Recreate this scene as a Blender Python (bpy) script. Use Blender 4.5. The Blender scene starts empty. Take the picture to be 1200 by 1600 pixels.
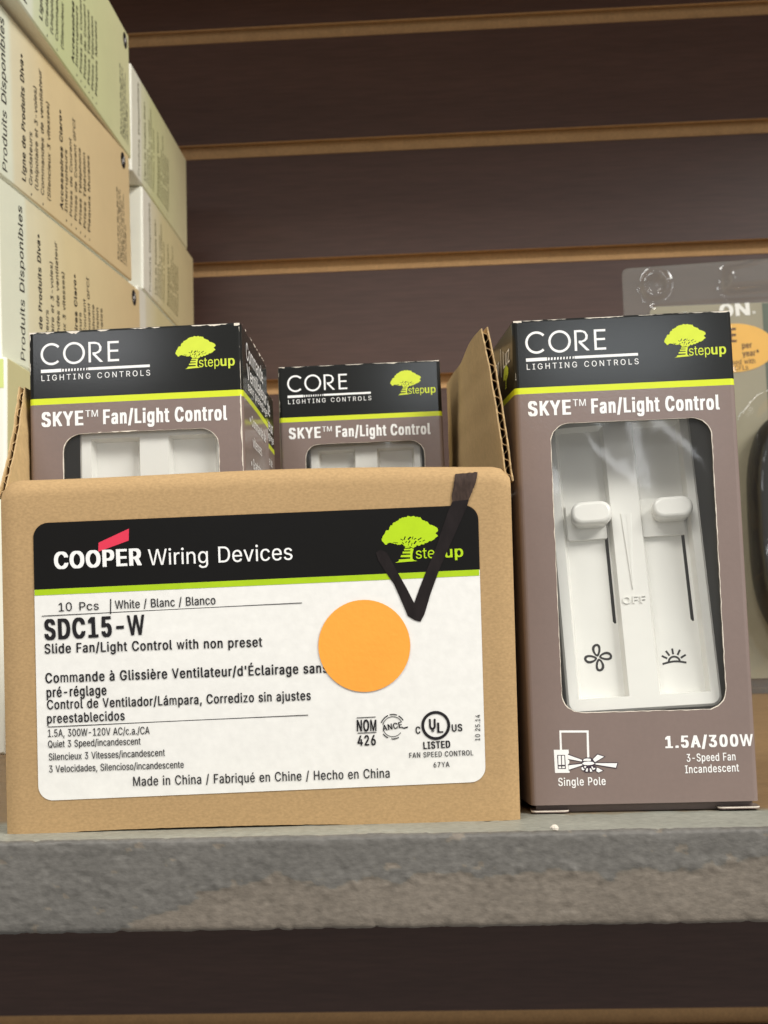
import bpy, math, random
from mathutils import Vector, Matrix, noise, Euler

random.seed(7)
SC = bpy.context.scene
COL = SC.collection
S = 0.001                      # everything below is measured in millimetres

# ------------------------------------------------------------------ camera
YAW, PITCH, ROLL = 0.0549, 0.0982, -0.0270
FPX = 2078.2
CAM = Vector((0.0, -274.8, 38.9))
fw = Vector((-math.sin(YAW) * math.cos(PITCH), math.cos(YAW) * math.cos(PITCH), math.sin(PITCH)))
rt = Vector((math.cos(YAW), math.sin(YAW), 0))
up = rt.cross(fw)
rt, up = (math.cos(ROLL) * rt + math.sin(ROLL) * up, -math.sin(ROLL) * rt + math.cos(ROLL) * up)
cd = bpy.data.cameras.new('camera')
cam = bpy.data.objects.new('camera', cd)
COL.objects.link(cam)
M = Matrix.Identity(4)
for i in range(3):
    M[i][0], M[i][1], M[i][2] = rt[i], up[i], -fw[i]
    M[i][3] = CAM[i] * S
cam.matrix_world = M
cd.sensor_fit = 'VERTICAL'
cd.sensor_height = 32.0
cd.lens = FPX / 1600 * 32.0
cd.clip_start, cd.clip_end = 0.01, 50
cd.dof.use_dof = True
cd.dof.focus_distance = 0.315
cd.dof.aperture_fstop = 50
SC.camera = cam

# ------------------------------------------------------------------ world, lamps, exposure
w = bpy.data.worlds.new('World')
SC.world = w
w.use_nodes = True
w.node_tree.nodes['Background'].inputs['Color'].default_value = (1.0, 0.965, 0.92, 1)
w.node_tree.nodes['Background'].inputs['Strength'].default_value = 0.33

def area(name, loc, target, sx, sy, power, color):
    d = bpy.data.lights.new(name, 'AREA')
    d.shape = 'RECTANGLE'
    d.size, d.size_y, d.energy, d.color = sx, sy, power, color
    o = bpy.data.objects.new(name, d)
    COL.objects.link(o)
    o.location = loc
    o.rotation_euler = (Vector(target) - Vector(loc)).to_track_quat('-Z', 'Y').to_euler()
    return o

area('ceiling_lamp', (-0.60, -1.25, 1.75), (0, 0.1, 0.1), 1.3, 0.5, 28, (1.0, 0.98, 0.94))
area('ceiling_lamp', (1.45, -1.0, 1.40), (-0.15, 0.3, 0.2), 1.2, 0.5, 50, (1.0, 0.98, 0.94))
area('ceiling_lamp', (0.32, -3.87, 0.95), (0, 0, 0.1), 0.50, 0.22, 2.6, (0.90, 0.96, 1.0))
area('ceiling_lamp', (-0.97, -3.77, 1.01), (0, 0, 0.1), 0.40, 0.18, 2.4, (0.95, 0.97, 1.0))

area('added_side_light', (2.3, -2.6, 0.45), (0, 0, 0.1), 0.7, 1.2, 11, (0.95, 0.97, 1.0))  # unseen upright light, added for a glint down the right box's edge
area('ceiling_lamp', (0.45, -3.95, 0.66), (0, 0, 0.1), 0.42, 0.07, 0.4, (0.95, 0.97, 1.0))

SC.view_settings.view_transform = 'Standard'
SC.view_settings.look = 'None'
SC.view_settings.exposure = 0
SC.view_settings.gamma = 1
SC.view_settings.use_curve_mapping = False

# ------------------------------------------------------------------ materials
def lin(c):
    return tuple((x / 255 / 12.92 if x <= 10 else ((x / 255 + 0.055) / 1.055) ** 2.4) for x in c)

def mat(name, rgb, rough=0.5, var=0.08, vscale=60, bump=0.0, bscale=800, spec=0.5, coat=0.0, speck=0.0, spscale=500, stretch=(1, 1, 1), coat_rough=0.15, metallic=0.0):
    """A painted, printed or paper surface: base colour broken up by two noises, and a fine bump."""
    m = bpy.data.materials.new(name)
    m.use_nodes = True
    nt = m.node_tree
    N, L = nt.nodes, nt.links
    b = N['Principled BSDF']
    b.inputs['Roughness'].default_value = rough
    b.inputs['Specular IOR Level'].default_value = spec
    b.inputs['Coat Weight'].default_value = coat
    b.inputs['Coat Roughness'].default_value = coat_rough
    b.inputs['Metallic'].default_value = metallic
    tc = N.new('ShaderNodeTexCoord')
    mp = N.new('ShaderNodeMapping')
    mp.inputs['Scale'].default_value = stretch
    L.new(tc.outputs['Object'], mp.inputs['Vector'])
    n1 = N.new('ShaderNodeTexNoise')
    n1.inputs['Scale'].default_value = vscale
    n1.inputs['Detail'].default_value = 6
    n1.inputs['Roughness'].default_value = 0.65
    L.new(mp.outputs[0], n1.inputs['Vector'])
    col = lin(rgb) + (1,)
    mr = N.new('ShaderNodeMapRange')
    mr.inputs['From Min'].default_value = 0.25
    mr.inputs['From Max'].default_value = 0.75
    mr.inputs['To Min'].default_value = 1 - var
    mr.inputs['To Max'].default_value = 1 + var
    L.new(n1.outputs['Fac'], mr.inputs['Value'])
    fac = mr.outputs[0]
    if speck:
        n2 = N.new('ShaderNodeTexNoise')
        n2.inputs['Scale'].default_value = spscale
        n2.inputs['Detail'].default_value = 3
        L.new(mp.outputs[0], n2.inputs['Vector'])
        m2 = N.new('ShaderNodeMapRange')
        m2.inputs['From Min'].default_value = 0.3
        m2.inputs['From Max'].default_value = 0.7
        m2.inputs['To Min'].default_value = 1 - speck
        m2.inputs['To Max'].default_value = 1 + speck
        L.new(n2.outputs['Fac'], m2.inputs['Value'])
        mu = N.new('ShaderNodeMath')
        mu.operation = 'MULTIPLY'
        L.new(fac, mu.inputs[0])
        L.new(m2.outputs[0], mu.inputs[1])
        fac = mu.outputs[0]
    mx = N.new('ShaderNodeVectorMath')
    mx.operation = 'SCALE'
    mx.inputs[0].default_value = col[:3]
    L.new(fac, mx.inputs['Scale'])
    L.new(mx.outputs[0], b.inputs['Base Color'])
    if bump:
        n3 = N.new('ShaderNodeTexNoise')
        n3.inputs['Scale'].default_value = bscale
        n3.inputs['Detail'].default_value = 4
        L.new(mp.outputs[0], n3.inputs['Vector'])
        bp = N.new('ShaderNodeBump')
        bp.inputs['Strength'].default_value = bump
        bp.inputs['Distance'].default_value = 0.0003
        L.new(n3.outputs['Fac'], bp.inputs['Height'])
        L.new(bp.outputs[0], b.inputs['Normal'])
        if coat:
            L.new(bp.outputs[0], b.inputs['Coat Normal'])
    return m

def film_mat(name, tint, refl, rough, haze=0.0, ripple=0.12, rscale=30):
    """Thin clear plastic sheet: lets light straight through and reflects by Fresnel."""
    m = bpy.data.materials.new(name)
    m.use_nodes = True
    nt = m.node_tree
    N, L = nt.nodes, nt.links
    N.remove(N['Principled BSDF'])
    tr = N.new('ShaderNodeBsdfTransparent')
    tr.inputs[0].default_value = tint + (1,)
    gl = N.new('ShaderNodeBsdfGlossy')
    gl.inputs['Roughness'].default_value = rough
    fr = N.new('ShaderNodeLayerWeight')              # the same from both sides of the sheet
    fr.inputs['Blend'].default_value = 0.5
    pw = N.new('ShaderNodeMath')
    pw.operation = 'POWER'
    pw.inputs[1].default_value = 4.0
    L.new(fr.outputs['Facing'], pw.inputs[0])
    mu = N.new('ShaderNodeMath')
    mu.operation = 'MULTIPLY_ADD'
    mu.use_clamp = True
    mu.inputs[1].default_value = 0.7
    mu.inputs[2].default_value = 0.045 * refl
    L.new(pw.outputs[0], mu.inputs[0])
    tc = N.new('ShaderNodeTexCoord')
    n3 = N.new('ShaderNodeTexNoise')
    n3.inputs['Scale'].default_value = rscale
    n3.inputs['Detail'].default_value = 1
    L.new(tc.outputs['Object'], n3.inputs['Vector'])
    bp = N.new('ShaderNodeBump')
    bp.inputs['Strength'].default_value = ripple
    bp.inputs['Distance'].default_value = 0.003
    L.new(n3.outputs['Fac'], bp.inputs['Height'])
    L.new(bp.outputs[0], gl.inputs['Normal'])
    ms = N.new('ShaderNodeMixShader')
    L.new(mu.outputs[0], ms.inputs[0])
    L.new(tr.outputs[0], ms.inputs[1])
    L.new(gl.outputs[0], ms.inputs[2])
    out = ms.outputs[0]
    if haze:                                          # diffuse share painted in as the milky veil of reflected room light
        df = N.new('ShaderNodeBsdfDiffuse')
        df.inputs[0].default_value = (0.8, 0.79, 0.75, 1)
        m2 = N.new('ShaderNodeMixShader')
        m2.inputs[0].default_value = haze
        L.new(out, m2.inputs[1])
        L.new(df.outputs[0], m2.inputs[2])
        out = m2.outputs[0]
    L.new(out, N['Material Output'].inputs[0])
    return m

def side_print_mat(name, near, mid, far, a0, a1, a2, rough=0.5):
    """Carton side printed with colours running along its depth (object Y)."""
    m = mat(name, mid, rough, 0.04, 30, 0.12, 500, 0.3)
    nt = m.node_tree
    N, L = nt.nodes, nt.links
    b = N['Principled BSDF']
    old = b.inputs['Base Color'].links[0].from_node
    tc = N.new('ShaderNodeTexCoord')
    sp = N.new('ShaderNodeSeparateXYZ')
    L.new(tc.outputs['Object'], sp.inputs[0])
    nz = N.new('ShaderNodeTexNoise')
    nz.inputs['Scale'].default_value = 14
    L.new(tc.outputs['Object'], nz.inputs['Vector'])
    ad = N.new('ShaderNodeMath')
    ad.operation = 'MULTIPLY_ADD'
    ad.inputs[1].default_value = 0.012
    L.new(nz.outputs['Fac'], ad.inputs[0])
    L.new(sp.outputs['Y'], ad.inputs[2])
    cr = N.new('ShaderNodeValToRGB')
    mr = N.new('ShaderNodeMapRange')
    mr.inputs['From Max'].default_value = a2 * S
    L.new(ad.outputs[0], mr.inputs['Value'])
    L.new(mr.outputs[0], cr.inputs['Fac'])
    e = cr.color_ramp.elements
    e[0].position, e[0].color = (a0 + 4) / a2, lin(near) + (1,)
    e[1].position, e[1].color = 1.0, lin(far) + (1,)
    q = e.new((a0 + 9) / a2)
    q.color = tuple(0.5 * (x + y) for x, y in zip(lin(near), lin(mid))) + (1,)
    q = e.new(a1 / a2)
    q.color = lin(mid) + (1,)
    L.new(cr.outputs['Color'], old.inputs[0])
    return m

KRAFT = mat('kraft_board', (180, 149, 107), 0.85, 0.06, 25, 0.12, 1500, 0.15, speck=0.10, spscale=2300, stretch=(0.6, 1, 1))
KRAFT_IN = mat('kraft_liner', (200, 170, 122), 0.85, 0.05, 50, 0.2, 1200, 0.2, speck=0.07, spscale=700)
KRAFT_EDGE = mat('kraft_cut_edge', (186, 158, 116), 0.9, 0.15, 600, 0.3, 900, 0.2)
KRAFT_CORE = mat('kraft_flute', (172, 142, 98), 0.9, 0.15, 400, 0.3, 900, 0.2)
LABELW = mat('label_paper', (238, 236, 230), 0.5, 0.02, 80, 0.12, 700, 0.35, speck=0.03, spscale=500)
INK = mat('black_ink', (32, 30, 32), 0.5, 0.05, 300, 0, 1, 0.3)
LBLACK = mat('label_black_print', (19, 18, 17), 0.5, 0.06, 200, 0.06, 700, 0.18)
LLIME = mat('label_lime_print', (172, 204, 22), 0.5, 0.05, 150, 0.1, 700, 0.35, speck=0.03)
RED = mat('red_print', (226, 58, 84), 0.5, 0.03, 200, 0, 1, 0.3)
WHITE = mat('white_print', (246, 245, 242), 0.45, 0.02, 200, 0, 1, 0.35)
ORANGE = mat('orange_sticker', (252, 168, 66), 0.6, 0.06, 60, 0.2, 900, 0.3)
MARKER = mat('marker_ink', (33, 27, 27), 0.5, 0.4, 120, 0, 1, 0.2, speck=0.2, spscale=400, stretch=(2, 1, 0.6))
MARKER_CARD = mat('marker_ink_on_card', (66, 53, 47), 0.7, 0.3, 160, 0, 1, 0.15, speck=0.25, spscale=900, stretch=(2, 1, 0.6))
BOXBLACK = mat('box_black_print', (16, 17, 14), 0.5, 0.10, 90, 0.012, 1900, 0.15, coat=0.6, coat_rough=0.13)
BOXLIME = mat('box_lime_print', (214, 226, 36), 0.38, 0.03, 150, 0.08, 900, 0.5, coat=0.2)
BOXMAUVE = mat('box_mauve_print', (131, 114, 107), 0.5, 0.05, 60, 0.05, 1700, 0.3, coat=0.5, coat_rough=0.09, speck=0.02, spscale=900)
BOARD_IN = mat('grey_board', (132, 130, 120), 0.8, 0.06, 100, 0.1, 500, 0.2)
PAPERCUT = mat('paper_cut_edge', (232, 222, 206), 0.8, 0.15, 700, 0.2, 900, 0.2)
TREELIME = mat('emblem_lime', (212, 226, 70), 0.45, 0.05, 300, 0, 1, 0.35)
LABELTREE = mat('emblem_label_lime', (182, 216, 24), 0.5, 0.05, 300, 0, 1, 0.35)
NAVY = mat('dark_outline_print', (58, 46, 58), 0.45, 0.03, 300, 0, 1, 0.35)
FILM = film_mat('window_film', (0.97, 0.97, 0.96), 1.3, 0.05, haze=0.035, ripple=0.012, rscale=16)
PLASTIC = mat('white_plastic', (236, 235, 229), 0.24, 0.03, 90, 0.03, 200, 0.5)
SLOTBLK = mat('slot_black', (22, 22, 24), 0.6, 0.05, 200)
DARKWALL = mat('dark_brown_laminate', (78, 57, 50), 0.40, 0.16, 14, 0.10, 700, 0.42, speck=0.12, spscale=260, stretch=(0.16, 1, 2.2))
MDF = mat('raw_fibreboard', (196, 158, 112), 0.9, 0.10, 80, 0.4, 400, 0.15, speck=0.09, spscale=500)

# ------------------------------------------------------------------ mesh helpers
class MB:
    def __init__(self):
        self.v, self.f, self.m, self.sm = [], [], [], []

    def face(self, pts, mi=0, smooth=False):
        k = len(self.v)
        self.v += [tuple(p) for p in pts]
        self.f.append(tuple(range(k, k + len(pts))))
        self.m.append(mi)
        self.sm.append(smooth)

    def grid(self, rows, mi=0, smooth=True, closed=False):
        """rows: list of equally long point lists, joined into quads with shared vertices."""
        k, n = len(self.v), len(rows[0])
        for r in rows:
            self.v += [tuple(p) for p in r]
        for i in range(len(rows) - 1):
            for j in range(n if closed else n - 1):
                a, b = k + i * n + j, k + i * n + (j + 1) % n
                self.f.append((a, b, b + n, a + n))
                self.m.append(mi(i, j) if callable(mi) else mi)
                self.sm.append(smooth)

    def box(self, x0, x1, y0, y1, z0, z1, mi=0):
        c = [(x, y, z) for z in (z0, z1) for y in (y0, y1) for x in (x0, x1)]
        for q in ((0, 2, 3, 1), (4, 5, 7, 6), (0, 1, 5, 4), (2, 6, 7, 3), (0, 4, 6, 2), (1, 3, 7, 5)):
            self.face([c[i] for i in q], mi)

    def build(self, name, mats, parent=None, xf=None):
        me = bpy.data.meshes.new(name)
        pts = [Vector(p) for p in self.v]
        if xf:
            pts = [xf(p) for p in pts]
        me.from_pydata([tuple(p * S) for p in pts], [], self.f)
        for m in (mats if isinstance(mats, (list, tuple)) else [mats]):
            me.materials.append(m)
        me.polygons.foreach_set('material_index', self.m)
        me.polygons.foreach_set('use_smooth', self.sm)
        me.update()
        o = bpy.data.objects.new(name, me)
        COL.objects.link(o)
        if parent:
            o.parent = parent
        return o

def thing(name, label, cat, loc=(0, 0, 0), rot=(0, 0, 0), group=None):
    o = bpy.data.objects.new(name, None)
    COL.objects.link(o)
    o.empty_display_size = 0.01
    o.location = Vector(loc) * S
    o.rotation_euler = rot
    tag(o, label, cat, group)
    return o

def tag(o, label, cat, group=None, kind=None):
    if label:
        o['label'] = label
    if cat:
        o['category'] = cat
    if group:
        o['group'] = group
    if kind:
        o['kind'] = kind
    return o

class Frame:
    """A flat panel to print on: origin, unit u, unit v, and the outward normal u x v."""
    def __init__(self, o, u, v):
        self.o, self.u, self.v = Vector(o), Vector(u).normalized(), Vector(v).normalized()
        self.n = self.u.cross(self.v)

    def at(self, u, v, h=0.0):
        return self.o + self.u * u + self.v * v + self.n * h

def fill(contours):
    """Fill 2D outlines (holes where they nest); returns points and triangles."""
    cu = bpy.data.curves.new('outline', 'CURVE')
    cu.dimensions = '2D'
    cu.fill_mode = 'BOTH'
    for c in contours:
        s = cu.splines.new('POLY')
        s.points.add(len(c) - 1)
        for p, q in zip(s.points, c):
            p.co = (q[0], q[1], 0, 1)
        s.use_cyclic_u = True
    ob = bpy.data.objects.new('outline', cu)
    COL.objects.link(ob)
    me = ob.to_mesh()
    pts = [(v.co.x, v.co.y) for v in me.vertices]
    tri = []
    for p in me.polygons:
        t = list(p.vertices)
        a = sum(pts[t[i]][0] * pts[t[(i + 1) % len(t)]][1] - pts[t[(i + 1) % len(t)]][0] * pts[t[i]][1] for i in range(len(t)))
        tri.append(t if a > 0 else t[::-1])
    ob.to_mesh_clear()
    bpy.data.objects.remove(ob)
    bpy.data.curves.remove(cu)
    return pts, tri

class Glyph(list):
    '''the outlines of one letter: solid pieces (which may overlap) and holes'''

def turn(c):
    return sum(c[i - 1][0] * c[i][1] - c[i][0] * c[i - 1][1] for i in range(len(c)))

def inside(p, c):
    r = False
    for i in range(len(c)):
        (x0, y0), (x1, y1) = c[i - 1], c[i]
        if (y0 > p[1]) != (y1 > p[1]) and p[0] < (x1 - x0) * (p[1] - y0) / (y1 - y0) + x0:
            r = not r
    return r

def flat(items):
    out = []
    for c in items:
        out += list(c) if isinstance(c, Glyph) else [c]
    return out

def sheet(mb, frame, contours, h, mi=0):
    step = 0
    for g in [c for c in contours if isinstance(c, Glyph)]:
        big = max(g, key=lambda c: abs(turn(c)))
        solid = [c for c in g if turn(c) * turn(big) > 0]
        holes = [c for c in g if turn(c) * turn(big) < 0]
        for c in solid:
            own = [q for q in holes if inside(q[0], c)]
            sheet(mb, frame, [c] + own, h + 0.003 * (step % 10), mi)
            step += 1
    contours = [c for c in contours if not isinstance(c, Glyph)]
    if not contours:
        return
    pts, tri = fill(contours)
    k = len(mb.v)
    mb.v += [tuple(frame.at(x, y, h)) for x, y in pts]
    for t in tri:
        mb.f.append(tuple(k + i for i in t))
        mb.m.append(mi)
        mb.sm.append(False)

def rrect(u0, u1, v0, v1, r, n=6):
    out = []
    for cx, cy, a0 in ((u1 - r, v1 - r, 0), (u0 + r, v1 - r, 90), (u0 + r, v0 + r, 180), (u1 - r, v0 + r, 270)):
        for k in range(n + 1):
            a = math.radians(a0 + 90 * k / n)
            out.append((cx + r * math.cos(a), cy + r * math.sin(a)))
    return out

def disc(cx, cy, r, n=40, ry=None):
    return [(cx + r * math.cos(2 * math.pi * k / n), cy + (ry or r) * math.sin(2 * math.pi * k / n)) for k in range(n)]

def bar(x0, y0, x1, y1, t):
    dx, dy = x1 - x0, y1 - y0
    l = math.hypot(dx, dy)
    nx, ny = -dy / l * t / 2, dx / l * t / 2
    return [(x0 + nx, y0 + ny), (x0 - nx, y0 - ny), (x1 - nx, y1 - ny), (x1 + nx, y1 + ny)]

def stroke(path, t, closed=False):
    """A pen line of width t along a path, as one outline (two when closed)."""
    n = len(path)
    L, R_ = [], []
    for i, p in enumerate(path):
        a = path[i - 1] if (i or closed) else p
        b = path[(i + 1) % n] if (i < n - 1 or closed) else p
        dx, dy = b[0] - a[0], b[1] - a[1]
        l = math.hypot(dx, dy) or 1
        nx, ny = -dy / l * t / 2, dx / l * t / 2
        L.append((p[0] + nx, p[1] + ny))
        R_.append((p[0] - nx, p[1] - ny))
    return [L, R_] if closed else [L + R_[::-1]]

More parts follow.
